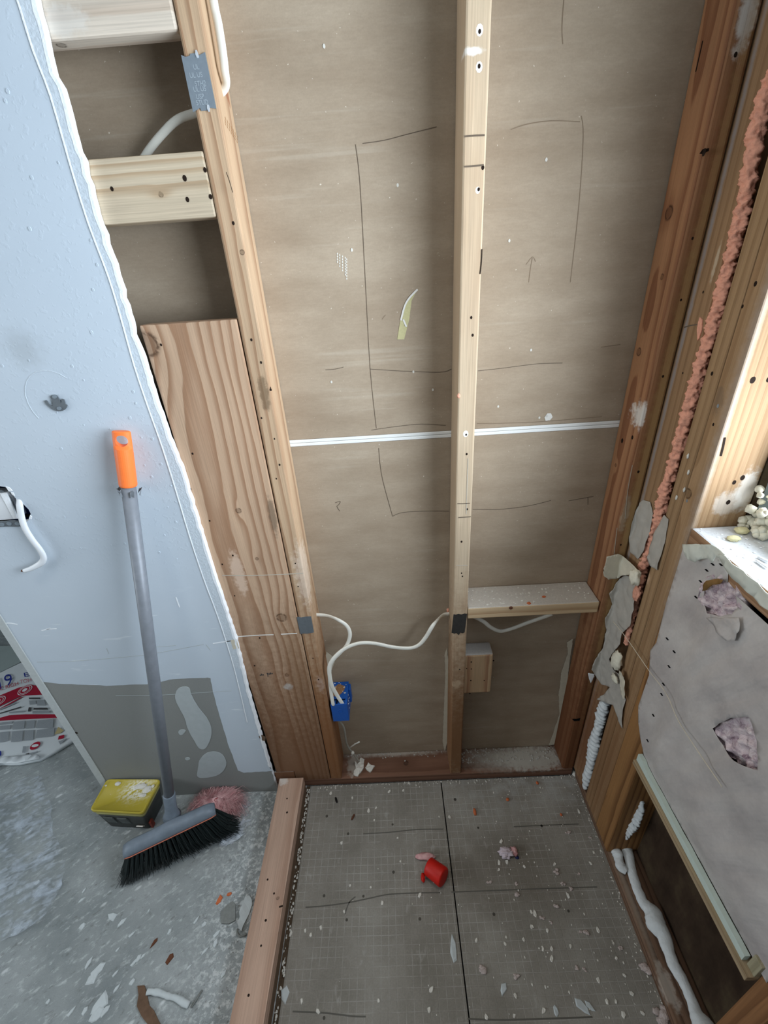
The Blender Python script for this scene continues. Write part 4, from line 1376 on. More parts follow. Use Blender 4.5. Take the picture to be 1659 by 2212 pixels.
def puff(a, b):
    e = min(max((-0.255 - a) / 0.05, 0), 1) * min(max((a + 0.632) / 0.05, 0), 1) * min(max((1.06 - b) / 0.08, 0), 1) * min(max((b - 0.52) / 0.05, 0), 1)
    t = (a + 0.42) * 0.6 + (b - 0.8) * 0.25
    wr = abs(mnoise.noise(Vector((t * 34, (b) * 3.0, 2.0)))) * 0.010 + mnoise.noise(Vector((a * 9, b * 9, 5.0))) * 0.010 + abs(mnoise.noise(Vector((a * 22 + b * 9, b * 6, 8)))) * 0.005
    return (0.006 + wr) * e + 0.0004


outl = dense(outl, 0.02)
sheet('paper_facing', 'x', IP, outl, M_facing, ib, [h1, h2], 0.0008, 0.0095, puff, True)


def fluffy(a, b):
    return 0.010 * mnoise.fractal(Vector((a * 70, b * 70, 3)), 1.0, 2.0, 4) + 0.006 * mnoise.noise(Vector((a * 30, b * 30, 9)))


for hh, off, nm in ((h1, 0.0, 'loose_fill'), (h2, 0.001, 'loose_fill')):
    cx = sum(q[0] for q in hh) / len(hh)
    cy = sum(q[1] for q in hh) / len(hh)
    big = [(cx + (q[0] - cx) * 1.3, cy + (q[1] - cy) * 1.3) for q in hh]
    sheet(nm, 'x', RW + off, big, M_fill, ib, (), 0.012, 0.0032, fluffy, True)
wob = lambda a, b: 0.004 + 0.006 * mnoise.noise(Vector((a * 40, b * 40, 1)))
sheet('torn_flap', 'x', IP - 0.0080, ragged(pxpoly('x', IP - 0.008, [(1528, 1334), (1560, 1336), (1600, 1334), (1604, 1362), (1592, 1384), (1575, 1384), (1552, 1364)]), 0.0008, 0.008, 4), M_facing, ib, (), 0.0006, 0.008, wob, True)
sheet('brown_torn_edge', 'x', IP - 0.0075, ragged(pxpoly('x', IP - 0.007, [(1521, 1277), (1523, 1264), (1535, 1254), (1552, 1250), (1566, 1253), (1560, 1260), (1545, 1264), (1530, 1274)]), 0.001, 0.006, 4), plain('brown_wet_paper', rgb(128, 96, 56), 0.85, 0.2), ib, (), 0.0006, 0.008, wob, True)
sheet('pale_flap', 'x', IP - 0.010, ragged(pxpoly('x', IP - 0.010, [(1474, 1176), (1500, 1175), (1541, 1176), (1560, 1190), (1572, 1198), (1566, 1206), (1548, 1202), (1544, 1216), (1535, 1206), (1518, 1208), (1505, 1214), (1488, 1209)]), 0.0012, 0.006, 6), M_flap, ib, (), 0.0008, 0.008, wob, True)
strip_px = [(1556, 1196), (1572, 1200), (1600, 1226), (1630, 1250), (1659, 1278), (1700, 1312), (1700, 1345), (1659, 1312), (1640, 1300), (1610, 1268), (1585, 1248), (1566, 1222)]
sheet('pale_strip', 'x', IP - 0.011, ragged(pxpoly('x', IP - 0.011, strip_px), 0.0012, 0.008, 7), M_flap, ib, (), 0.0012, 0.008, wob, True)
st = []
for q in [(1538, 1219), (1556, 1220), (1525, 1232), (1512, 1256), (1502, 1290), (1444, 1440), (1432, 1478), (1428, 1500), (1410, 1545), (1398, 1600), (1455, 1408), (1480, 1180), (1440, 1380)]:
    c = on('x', IP - 0.003, *q)
    st.append(box_vf(c.x - 0.0004, c.x + 0.003, c.y - 0.0035, c.y + 0.0035, c.z - 0.0005, c.z + 0.0005))
stuff(mobj('staples', *join(st), M_slot, ib))
# lath and pale strip along the lower edge of the paper
lath = tag(box('lath', (RW - 0.019, 0.500, -0.6335, -0.2520, 0.484, 0.4985), wood('lath_wood', 'y', rgb(166, 142, 106), rgb(130, 104, 72), (0.4, 0.45), 80, 0.008, 0.6, seed=81.0), None, 0.001),
    'thin tan lath along the bottom edge of the insulation paper', 'lath')
vs, fs = box_vf(RW - 0.012, RW - 0.002, -0.612, -0.2535, 0.4992, 0.5215, 0.0015, 1)
pa = [(-0.2535 - k * 0.00896) for k in range(41)]
sv, lo = [], []
for k, yy in enumerate(pa):
    top = 0.5165 + 0.0025 * mnoise.noise(Vector((yy * 30, 1, 1))) + (0.006 if k < 3 else 0)
    lo.append((yy, 0.4992))
    sv.append((yy, top))
mint = tag(sheet('gypsum_strip', 'x', RW - 0.013, sv + lo[::-1], M_mint, None, (), 0.010), 'pale mint-white strip of gypsum lying on the lath', 'strip')
tag(box('lath_offcut', (RW - 0.008, 0.47, -0.6335, -0.6165, 0.4992, 0.540), wood('offcut_wood', 'z', rgb(160, 150, 118), rgb(126, 116, 84), (0.4, -0.6), 80, 0.008, 0.5, seed=85.0), None, 0.001),
    'small greenish tan wood offcut at the far end of the lath', 'block')

# foam lines
def foam_line(name, ax, val, px, radii, mat, label, amp=0.45, fr=110, ns=18, sub=10, flat=0.8, rib=0.0, nrib=20):
    ctr = [on(ax, val(q[1]) if callable(val) else val, *q) for q in px]
    path = smoothpath(ctr, sub)
    n = len(path)

    def r(t):
        k = t * (len(radii) - 1)
        i = min(int(k), len(radii) - 2)
        return (radii[i] + (radii[i + 1] - radii[i]) * (k - i)) * (1 + rib * sin(t * nrib * 2 * pi))
    vs, fs = tube_vf(path, r, lambda t: r(t) * flat, ns, Vector((-1, 0, 0)) if ax == 'x' else Vector((0, 0, 1)), rough_fn(amp, fr))
    return tag(mobj(name, vs, fs, mat, None, True), label, 'foam')


of_px = [(1680, 140), (1653, 206), (1634, 285), (1618, 380), (1606, 449), (1593, 497), (1584, 540), (1573, 580), (1562, 625), (1549, 675), (1536, 722), (1518, 772), (1503, 830), (1487, 885), (1469, 953), (1451, 1014), (1437, 1062), (1426, 1106), (1411, 1148), (1401, 1192), (1389, 1222), (1380, 1265), (1369, 1314), (1362, 1352), (1352, 1392)]
foam_line('fire_foam', 'x', lambda v: RW - 0.003 + 0.012 * min(1.0, max(0.0, (v - 200) / 420.0)), of_px, [0.012, 0.012, 0.012, 0.012, 0.011, 0.011, 0.011, 0.011, 0.012, 0.012, 0.012, 0.013, 0.012, 0.012, 0.013, 0.012, 0.013, 0.012, 0.011, 0.012, 0.012, 0.011, 0.010, 0.008, 0.006], M_foam_o,
          'long rough orange foam line filling the gap between two corner studs', 0.55, 120, 26, 26)
tag(sheet('foam_smear', 'x', RW - 0.0018, ragged(pxpoly('x', RW, [(1514, 684), (1519, 690), (1518, 712), (1512, 730), (1509, 736), (1507, 714), (1510, 696)]), 0.001, 0.008, 3), M_foam_o, None, (), 0.0016), 'short orange foam smear on the corner stud left of the long foam line', 'foam')
for i, q in enumerate([(1487, 1020), (1478, 1058), (1461, 1075), (1486, 985)]):
    tag(lump('plaster_dab', on('x', RW - 0.001, *q), (0.0015, 0.003, 0.0055), M_plaster, None, i, 0.3, 2, 2), 'tiny white dab on the stud right of the orange foam line', 'plaster', 'white dabs beside the orange foam')
foam_line('white_foam', 'x', RW + 0.004, [(1308, 1515), (1303, 1532), (1298, 1550), (1294, 1568), (1288, 1590), (1284, 1610), (1280, 1630), (1275, 1655), (1268, 1680), (1263, 1703)],
          [0.013, 0.016, 0.016, 0.014, 0.016, 0.019, 0.017, 0.014, 0.015, 0.006], M_foam_w, 'ribbed white foam strip at the foot of the corner below the torn paper', 0.3, 90, 18, 24, 0.8, 0.13, 24)
tag(lump('foam_blob', on('x', RW - 0.016, 1372, 1247), (0.010, 0.017, 0.020), M_foam_c, None, 3, 0.35, 1.6, 3), 'white foam blob at the top of the torn paper, over the orange foam', 'foam')
tag(lump('foam_blob', on('x', RW - 0.014, 1332, 1427), (0.010, 0.018, 0.030), M_foam_c, None, 9, 0.35, 2.2, 3), 'lower cream foam blob beside the hanging torn paper', 'foam')
tag(lump('foam_blob', on('x', RW - 0.012, 1328, 1465), (0.005, 0.014, 0.010), M_foam_c, None, 14, 0.5, 2.6, 3), 'small white foam crumb stuck low on the torn paper', 'foam')
tag(lump('foam_blob', on('x', RW - 0.004, 1375, 1282), (0.006, 0.012, 0.022), M_foam_o, None, 19, 0.5, 2.6, 3), 'short orange foam lump below the white foam blob', 'foam')
bead = [(1353, 1829), (1358, 1850), (1363, 1875), (1370, 1900), (1379, 1926), (1388, 1948), (1401, 1963), (1411, 1978), (1419, 2000), (1434, 2023), (1445, 2057), (1455, 2084), (1470, 2111), (1484, 2138), (1495, 2163), (1504, 2187), (1516, 2212), (1530, 2240), (1545, 2270)]
foam_line('white_foam', 'z', HP + 0.008, bead, [0.016, 0.014, 0.013, 0.013, 0.013, 0.014, 0.018, 0.023, 0.024, 0.018, 0.014, 0.014, 0.014, 0.012, 0.012, 0.015, 0.024, 0.03, 0.03], M_foam_w,
          'long white foam bead along the floor plate of the right wall', 0.16, 45, 18, 12, 0.7)
foam_line('white_foam', 'z', HP + 0.010, [(1328, 1836), (1334, 1846), (1337, 1860), (1343, 1873), (1354, 1883)], [0.012, 0.016, 0.012, 0.013, 0.009], M_foam_w, 'short lumpy white foam branch at the head of the long floor bead', 0.3, 60, 16, 12, 0.8)
foam_line('white_foam', 'y', -0.2515, [(1388, 1732), (1383, 1748), (1376, 1762), (1370, 1778), (1360, 1793), (1352, 1812)], [0.006, 0.012, 0.013, 0.016, 0.012, 0.003], M_foam_w, 'thin spiky white foam piece on the side of the short dark stud', 0.5, 110, 16, 12, 0.6)
# foam crumbs heaped at the window jamb foot
jc = []
for i in range(46):
    t = random.random()
    y = -0.182 - random.random() ** 1.5 * 0.05
    p = Vector((0.520 + random.uniform(-0.006, 0.022), y, WZ0 + 0.004 + random.random() * 0.012 + 0.16 * max(0, random.random() - 0.55)))
    s = random.uniform(0.003, 0.010)
    jc.append(lump_vf(p, (s, s, s), i, 0.35, 2, 2))
o = stuff(mobj('foam_crumbs', *join(jc), M_foam_c, None, True))
tag(o, 'heap of pale foam crumbs in the corner of the window frame and jamb', 'foam')
for i, (q, s, lb) in enumerate((((1618, 1112), (0.016, 0.014, 0.014), 'largest rounded foam lump on the sill in the jamb corner'), ((1626, 1128), (0.014, 0.012, 0.010), 'rounded foam lump just below the largest one on the sill'),
                                ((1603, 1146), (0.013, 0.010, 0.006), 'yellowish foam flake lying on the white sill'), ((1585, 1163), (0.010, 0.009, 0.005), 'small yellow crumb on the white sill, nearest the front edge'))):
    tag(lump('foam_lump', on('z', WZ0 + s[2] * 0.8, *q), s, M_foam_c if i < 2 else plain('yellow_crumb', rgb(222, 214, 170), 0.9, 0.2), None, i + 30, 0.3, 1.8, 3), lb, 'foam')
for i, (a, b) in enumerate((((1638, 1203), (1659, 1212)), ((1634, 1210), (1659, 1226)))):
    tag(tube('splinter', [on('z', WZ0 + 0.003, *a), on('z', WZ0 + 0.004, *b)], 0.003, M_gypsum, None, 0.0015, 6, Vector((0, 0, 1))), ('white splinter on the sill near the frame edge' if i == 0 else 'second white splinter on the sill, nearer the front'), 'splinter')

# torn papers on the corner studs
def scrap(px, off, mat, label, seed, amp=0.0012, w=0.008):
    fnw = lambda a, b: w * abs(mnoise.noise(Vector((a * 28 + seed, b * 28, seed)))) + 0.0005
    vs, fs = sheet_vf('x', RW - off, ragged(pxpoly('x', RW - off, px), amp, 0.008, seed), (), 0.0008, 0.006, fnw)
    out = []
    for k, q in enumerate(vs):        # where the scrap folds over the corner it lies on the front of the end stud
        lim = -0.0030 - off * 0.3
        if q.y > lim:
            q = on('y', lim, *project(q))
            q.y += 0.0012 * (k >= len(vs) // 2)
        out.append(q)
    return tag(mobj('torn_paper', out, fs, mat, None, True), label, 'paper')


scrap([(1383, 1086), (1390, 1080), (1406, 1084), (1411, 1110), (1404, 1150), (1394, 1190), (1380, 1208), (1362, 1192), (1360, 1160), (1372, 1112)], 0.001, M_tornp, 'stapled grey paper scrap left of the orange foam, above the hanging torn paper', 1)
scrap([(1437, 1112), (1445, 1122), (1436, 1180), (1422, 1232), (1404, 1222), (1400, 1205), (1410, 1165), (1427, 1128)], 0.001, M_tornp, 'stapled grey paper scrap right of the orange foam line', 2)
tp = scrap([(1340, 1250), (1352, 1243), (1368, 1246), (1376, 1262), (1371, 1310), (1362, 1352), (1344, 1368), (1340, 1392), (1324, 1412), (1318, 1424), (1326, 1448), (1348, 1462), (1346, 1492), (1352, 1512), (1347, 1540), (1344, 1574), (1334, 1548), (1326, 1524),
            (1310, 1518), (1291, 1510), (1306, 1500), (1318, 1484), (1300, 1478), (1288, 1462), (1279, 1446), (1286, 1426), (1303, 1400), (1312, 1360), (1311, 1335), (1325, 1305), (1318, 1282), (1330, 1268)], 0.003, M_tornp, 'long hanging sheet of torn grey paper ending in a pointed tip', 3)
scrap([(1312, 1203), (1336, 1197), (1352, 1204), (1372, 1222), (1386, 1238), (1368, 1241), (1346, 1243), (1334, 1250), (1316, 1252), (1306, 1244), (1308, 1228)], 0.012, M_tornp2, 'cream paper flap folded over the top of the hanging torn paper', 4)
scrap([(1338, 1448), (1346, 1452), (1352, 1480), (1349, 1512), (1342, 1500)], 0.012, M_tornp2, 'narrow curled paper tongue beside the low foam crumb', 5)
scrap([(1271, 1454), (1284, 1457), (1284, 1462), (1278, 1476), (1273, 1466)], 0.004, M_gypsum, 'small white curl of paper left of the hanging torn paper', 6)
for hp in ([(1316, 1217), (1322, 1220), (1330, 1216), (1326, 1224), (1319, 1224)], [(1342, 1224), (1347, 1218), (1352, 1224), (1347, 1226)]):
    pass
cord = smoothpath([on('x', RW - 0.016, 1325, 1343), on('x', RW - 0.014, 1353, 1378), on('x', RW - 0.012, 1403, 1450), on('x', RW - 0.014, 1440, 1500), on('x', RW - 0.018, 1470, 1565), on('x', RW - 0.02, 1560, 1700)], 6)
tag(tube('string', cord, 0.0009, plain('pale_string', rgb(206, 196, 176), 0.8, 0.2), None, None, 6), 'thin pale string stretched across the short dark stud and the paper', 'string')

# ================================================================== broom
random.seed(3)
top_c = on('y', YF - 0.0205, 261.5, 931)
bot_c = on('z', 0.172, 370, 1752)
ax_ = (bot_c - top_c).normalized()
br = thing('broom', 'broom with orange grip and dark bristles leaning against the white wall', 'broom', (bot_c.x, bot_c.y, 0.0))
L = (bot_c - top_c).length


def along(d):
    return top_c + ax_ * d


GRL = (on('y', YF - 0.03, 269, 1047) - on('y', YF - 0.0205, 261.5, 931)).length
tv = Vector((0.35, -0.85, 0.3))
fr = (tv - ax_ * tv.dot(ax_)).normalized()
side = ax_.cross(fr).normalized()


def swept(path_r, ns=20, sq=None):
    """profile along the pole: list of (distance, radius, flatness)"""
    vs, fs = [], []
    for (d, r, f) in path_r:
        for k in range(ns):
            t = 2 * pi * k / ns
            vs.append(along(d) + side * cos(t) * r + fr * sin(t) * r * f)
    n = len(path_r)
    for i in range(n - 1):
        for k in range(ns):
            a, b = i * ns + k, i * ns + (k + 1) % ns
            fs.append([a, b, b + ns, a + ns])
    fs.append(list(range(ns))[::-1])
    fs.append([(n - 1) * ns + k for k in range(ns)])
    return vs, fs


RG = 0.0178
grip = mobj('grip', *swept([(0.0, RG * 0.86, 0.46), (0.002, RG * 0.97, 0.52), (0.030, RG * 1.0, 0.56), (0.036, RG * 1.0, 1.0), (GRL - 0.003, RG, 1.0), (GRL, RG * 0.95, 1.0)], 32), M_orange, br, fixn=True)
cut = mobj('cutter', *tube_vf([along(0.019) + fr * 0.05, along(0.019) - fr * 0.05], 0.0116, None, 24, ax_), M_orange, fixn=True)
bm_ = grip.modifiers.new('hole', 'BOOLEAN')
bm_.object = cut
bm_.operation = 'DIFFERENCE'
bm_.solver = 'EXACT'
bpy.context.view_layer.update()
baked(grip)
bpy.data.objects.remove(cut)
RP = 0.0148
mobj('pole', *swept([(GRL - 0.004, RP, 1.0), (L * 0.5, RP, 1.0), (L - 0.075, RP, 1.0)], 24), M_pole, br, True)
mobj('socket', *swept([(L - 0.080, RP * 1.10, 1), (L - 0.077, RP * 1.16, 1), (L - 0.02, RP * 1.16, 1), (L + 0.010, RP * 1.35, 1), (L + 0.022, RP * 1.8, 1)], 24), M_head, br, True)
for k, (a0, da) in enumerate(((0.3, 0.7), (1.7, 0.5), (2.8, 0.9), (4.4, 0.6), (5.5, 0.8))):
    pv = []
    for j in range(5):
        t = a0 + da * j / 4
        rr = 0.017 + 0.010 * random.random()
        dd = GRL + 0.004 + 0.006 * random.random()
        pv.append(along(dd) + side * cos(t) * rr + fr * sin(t) * rr)
        pv.append(along(dd + 0.005 + 0.012 * random.random()) + side * cos(t) * rr * 0.86 + fr * sin(t) * rr * 0.86)
    mobj('tape_scrap', pv, [[2 * j, 2 * j + 1, 2 * j + 3, 2 * j + 2] for j in range(4)], M_ragtape, br)
# head
HB = 0.135
eL = on('z', HB, 269, 1846)
eR = on('z', HB, 466, 1752)
hd = (eR - eL)
HL = hd.length
hd.normalize()
hn = Vector((-hd.y, hd.x, 0))
if hn.y > 0:
    hn = -hn           # towards the camera
hs, hf = [], []
prof = [(-0.019, 0.0), (0.021, 0.0), (0.0215, 0.010), (0.017, 0.022), (0.008, 0.028), (-0.008, 0.028), (-0.016, 0.022), (-0.0195, 0.010)]
NSG = 18
for i in range(NSG + 1):
    t = i / NSG
    e = min(t, 1 - t) * NSG
    k = 1.0 if e >= 2 else (0.62, 0.90)[int(e)]
    hgt = 1.0 + 0.25 * exp(-((t - 0.52) / 0.12) ** 2)
    c = eL + hd * HL * t - hn * 0.006
    for (a, b) in prof:
        hs.append(c + hn * a * (0.75 + 0.25 * k) + Vector((0, 0, b * k * hgt)))
m_ = len(prof)
for i in range(NSG):
    for k in range(m_):
        a, b = i * m_ + k, i * m_ + (k + 1) % m_
        hf.append([a, b, b + m_, a + m_])
hf.append(list(range(m_))[::-1])
hf.append([NSG * m_ + k for k in range(m_)])
mobj('head_block', hs, hf, M_head, br, True)
tr = []
for i in range(NSG + 1):
    tr.append(eL + hd * HL * i / NSG + hn * (0.0155 if 0 < i < NSG else 0.012) + Vector((0, 0, 0.0012)))
mobj('orange_trim', *tube_vf(tr, 0.0016, None, 6), M_head_o, br)
tipL = on('z', 0.002, 259, 1920)
tipR = on('z', 0.030, 522, 1795)
bv_, bf_ = [], []


def strand(a, b, bend, r):
    p = [a, a.lerp(b, 0.5) + bend, b]
    k0 = len(bv_)
    d = (b - a).normalized()
    s = d.cross(hn).normalized()
    for i, q in enumerate(p):
        rr = r * (1, 0.9, 0.45)[i]
        for k in range(3):
            t = 2 * pi * k / 3
            bv_.append(q + s * cos(t) * rr + hn * sin(t) * rr)
    for i in range(2):
        for k in range(3):
            bf_.append([k0 + i * 3 + k, k0 + i * 3 + (k + 1) % 3, k0 + (i + 1) * 3 + (k + 1) % 3, k0 + (i + 1) * 3 + k])


NT_ = 21
for row in range(3):
    for i in range(NT_):
        t = (i + 0.5) / NT_
        root = eL + hd * HL * (0.02 + 0.96 * t) + hn * (0.011 - row * 0.013)
        tip0 = tipL.lerp(tipR, t)
        for k in range(34):
            ra_ = random.random() * 2 * pi
            rr = 0.0042 * sqrt(random.random())
            a = root + hd * cos(ra_) * rr + hn * sin(ra_) * rr
            sp_ = 0.0098
            b = tip0 + hd * random.gauss(0, sp_ * 0.55) - hn * (0.004 + row * 0.016) + hn * random.gauss(0, 0.006)
            b.z = max(0.0012, tip0.z * 0.9 + random.random() * 0.010)
            strand(a, b, Vector((0, 0, -0.004)) + hn * (0.010 - row * 0.004), 0.0012)
stuff(mobj('bristles', bv_, bf_, M_bristle, br))

# ================================================================== tub
ZL = 0.118
lc = [on('z', ZL, *q) for q in ((232, 1680), (347, 1683), (308, 1757), (193, 1750))]
for q in lc[:2]:
    q.y = min(q.y, YF - 0.003)
tb = thing('plastic_tub', 'dark plastic tub with a yellow lid smeared with plaster, behind the broom', 'tub', ((lc[0].x + lc[2].x) / 2, (lc[0].y + lc[2].y) / 2, 0))
cen = (lc[0] + lc[1] + lc[2] + lc[3]) / 4


def rrect(corners, rad, n=4):
    out = []
    for i in range(4):
        p, c, q = corners[i - 1], corners[i], corners[(i + 1) % 4]
        a = c + (p - c).normalized() * rad
        b = c + (q - c).normalized() * rad
        for k in range(n + 1):
            t = k / n
            out.append(a.lerp(c, t).lerp(c.lerp(b, t), t))
    return out


def loft(rings):
    n = len(rings[0])
    vs = [q for r in rings for q in r]
    fs = []
    for i in range(len(rings) - 1):
        for k in range(n):
            a, b = i * n + k, i * n + (k + 1) % n
            fs.append([a, b, b + n, a + n])
    fs.append(list(range(n))[::-1])
    fs.append([(len(rings) - 1) * n + k for k in range(n)])
    return vs, fs


def ringat(sc, z, rad=0.012):
    r = rrect([cen + (q - cen) * sc for q in lc], rad)
    return [Vector((q.x, q.y, z)) for q in r]


mobj('tub_body', *loft([ringat(0.80, 0.001), ringat(0.81, 0.004), ringat(0.92, ZL - 0.03)]), M_tub, tb, True)
mobj('tub_rim', *loft([ringat(0.935, ZL - 0.030), ringat(0.955, ZL - 0.013)]), M_tub_rim, tb, True)
mobj('lid', *loft([ringat(0.985, ZL - 0.014), ringat(1.0, ZL - 0.008), ringat(1.0, ZL - 0.002), ringat(0.985, ZL), ringat(0.95, ZL), ringat(0.935, ZL - 0.004)]), M_lid, tb, True)
for i, (q, s) in enumerate((((254, 1693), (0.010, 0.007)), ((304, 1698), (0.020, 0.010)), ((318, 1705), (0.013, 0.012)), ((228, 1697), (0.004, 0.003)), ((308, 1718), (0.012, 0.006)), ((330, 1698), (0.005, 0.006)))):
    c = on('z', ZL - 0.003, *q)
    mobj('plaster_smear', *lump_vf((c.x, c.y, ZL - 0.0035), (s[0], s[1], 0.003), i + 40, 0.35, 1.8, 3), M_plaster, tb, True)
fn_ = (lc[2] - lc[3]).normalized()
for k in range(3):
    a = (lc[3] - cen) * 0.873 + cen
    b = (lc[2] - cen) * 0.873 + cen
    p = a.lerp(b, (0.22, 0.52, 0.82)[k])
    p.z = 0.055 if k < 2 else 0.028
    u = (b - a) * (0.10 if k < 2 else 0.07)
    dz = Vector((0, -0.004, 0.022 if k < 2 else 0.006))
    nrm = Vector((fn_.y, -fn_.x, 0)) * 0.0035
    vs = [p - u - dz + nrm, p + u - dz + nrm, p + u + dz + nrm, p - u + dz + nrm]
    mobj('label_panel', vs + [q - nrm * 0.9 for q in vs], [[0, 1, 2, 3], [7, 6, 5, 4], [0, 4, 5, 1], [1, 5, 6, 2], [2, 6, 7, 3], [3, 7, 4, 0]], plain('label_grey', rgb(84, 88, 86), 0.6, 0.3, 0, 0.5, 90) if k < 2 else M_chalk, tb)
sidep = ((lc[2] - cen) * 0.90 + cen).lerp((lc[1] - cen) * 0.90 + cen, 0.25)
mobj('red_stripe', *box_vf(sidep.x - 0.004, sidep.x + 0.003, sidep.y - 0.020, sidep.y - 0.006, 0.010, 0.040), plain('red_label_stripe', rgb(120, 50, 38), 0.5, 0.3), tb)

# ================================================================== soft stuff by the wall
tuft = thing('insulation_tuft', 'pink fluffy fibreglass tuft on the floor behind the broom', 'insulation', on('z', 0.0, 478, 1722))
tc = on('z', 0.03, 482, 1702)
tc.y = min(tc.y, YF - 0.050)
mobj('fluffy_core', *lump_vf((tc.x, tc.y, 0.032), (0.036, 0.024, 0.026), 3, 0.35, 2.4, 4), M_pink, tuft, True)
mobj('dark_hollow', *lump_vf((tc.x - 0.002, tc.y - 0.002, 0.0560), (0.012, 0.009, 0.004), 7, 0.6, 2.4, 3), plain('deep_pink_fibre', rgb(150, 74, 76), 0.95, 0.1, 0, 0.3, 200), tuft, True)
fv, ff = [], []
for k in range(4200):
    t = random.random() * 2 * pi
    r0 = random.uniform(0.004, 0.05)
    r1 = r0 + random.uniform(0.010, 0.05)
    t2 = t + random.uniform(-0.7, 0.7)
    a = tc + Vector((cos(t) * r0 * 1.2, sin(t) * r0 * 0.85, 0))
    a.z = 0.062 - r0 * 0.3
    c = tc + Vector((cos(t2) * r1 * 1.25, sin(t2) * r1 * 0.8, 0))
    c.z = 0.002 + random.random() * 0.03
    c.y = min(c.y, YF - 0.004)
    mid = (a + c) / 2 + Vector((random.gauss(0, 0.006), random.gauss(0, 0.006), 0.010))
    mid.y = min(mid.y, YF - 0.004)
    k0 = len(fv)
    for q, w_ in ((a, 0.0004), (mid, 0.0004), (c, 0.00025)):
        fv += [q + Vector((w_, 0, 0)), q + Vector((-w_, 0, w_)), q + Vector((0, w_, -w_))]
    for i in range(2):
        for j in range(3):
            ff.append([k0 + i * 3 + j, k0 + i * 3 + (j + 1) % 3, k0 + i * 3 + 3 + (j + 1) % 3, k0 + i * 3 + 3 + j])
stuff(mobj('fibres', fv, ff, M_pink, tuft))


def crumple(name, px, mat, label, zf, step, cat='plastic'):
    ol = ragged(soft(pxpoly('z', 0.0, px)), step * 0.5, step, 3)
    vs, fs = sheet_vf('z', 0.0012, ol, (), 0.0003, step, zf)
    return tag(mobj(name, vs, fs, mat, None, True), label, cat)


crumple('plastic_wrap', [(470, 1795), (500, 1788), (520, 1780), (528, 1755), (520, 1735), (532, 1728), (545, 1742), (548, 1765), (540, 1790), (528, 1806), (505, 1822), (480, 1835), (462, 1832), (470, 1815)], M_film2,
        'crumpled clear plastic wrap under the right end of the broom bristles', lambda a, b: 0.003 + 0.018 * abs(mnoise.noise(Vector((a * 40, b * 40, 3)))), 0.006)
crumple('plastic_sheet', [(-200, 1830), (-60, 1760), (20, 1705), (60, 1680), (90, 1672), (98, 1700), (115, 1740), (112, 1800), (150, 1850), (140, 1890), (120, 1960), (70, 2010), (20, 2030), (-60, 2060), (-250, 2060)], M_film,
        'wrinkled clear plastic sheet spread on the floor at the left', lambda a, b: 0.002 + 0.016 * abs(mnoise.noise(Vector(((a + b) * 10, (b - a) * 5, 7)))) + 0.006 * abs(mnoise.noise(Vector((a * 34, b * 34, 1)))), 0.016)

# ================================================================== printed bag on the hall floor
ZB = 0.016
bagt = thing('insulation_bag', 'white printed plastic bag with red bands lying on the floor left of the white wall', 'bag', on('z', 0.0, 40, 1560))
bpx = [(-260, 1780), (-100, 1690), (0, 1650), (40, 1650), (85, 1641), (120, 1622), (190, 1580), (190, 1560), (120, 1500), (85, 1440), (60, 1405), (-60, 1420), (-260, 1520)]


def bagz(a, b):
    return 0.003 * mnoise.noise(Vector((a * 14, b * 14, 2)))


vs, fs = sheet_vf('z', ZB, dense(pxpoly('z', ZB, bpx), 0.03), (), 0.014, 0.03, bagz)
mobj('bag_film', vs, fs, M_bag, bagt, True)
PZ = ZB + 0.0042


def printed(name, px, mat, k=0):
    return mobj(name, *sheet_vf('z', PZ + 0.0003 * k, pxpoly('z', PZ, px), (), 0.0003), mat, bagt)


printed('grey_panel', [(-120, 1470), (0, 1452), (45, 1430), (75, 1425), (58, 1395), (-60, 1395), (-160, 1440)], M_bag_clear)
printed('red_band', [(-120, 1548), (0, 1502), (41, 1485), (69, 1479.6), (90, 1482), (100, 1500), (60, 1502), (46, 1503), (0, 1525), (-120, 1575)], M_bag_red)
printed('thin_red_line', [(-120, 1582), (0, 1530), (44, 1506), (52, 1504), (0, 1533), (-120, 1587)], M_bag_red)
printed('red_band', [(-120, 1575), (0, 1550.5), (20, 1545), (55, 1543), (130, 1543), (132, 1550), (44, 1554), (0, 1557), (-120, 1582)], M_bag_red)
for (cx, cy) in ((54, 1491), (-4, 1515)):
    for k, (rd, mt) in enumerate(((0.031, M_bag_red), (0.028, M_bag), (0.025, M_bag_red), (0.0205, M_bag), (0.018, M_bag_red), (0.0105, M_bag))):
        c = on('z', PZ, cx, cy)
        mobj('round_badge', *disc_vf(Vector((c.x, c.y, PZ + 0.0004 + 0.0003 * k)), 'z', rd, 0.0003, 20 if k < 5 else 6), mt, bagt)


def letters(name, s, p0, p1, p2, mat):
    """text from pixel p0 towards p1 (full width), p2 = pixel above p0 at cap height"""
    o = on('z', PZ + 0.0008, *p0)
    a = on('z', PZ + 0.0008, *p1) - o
    b = on('z', PZ + 0.0008, *p2) - o
    vs, fs = text_vf(s, Vector((0, 0, 0)), Vector((1, 0, 0)), Vector((0, 1, 0)))
    wmax = max(q.x for q in vs)
    vs = [o + a * (q.x / wmax) + b * (q.y / 0.69) for q in vs]
    return mobj(name, vs, fs, mat, bagt)


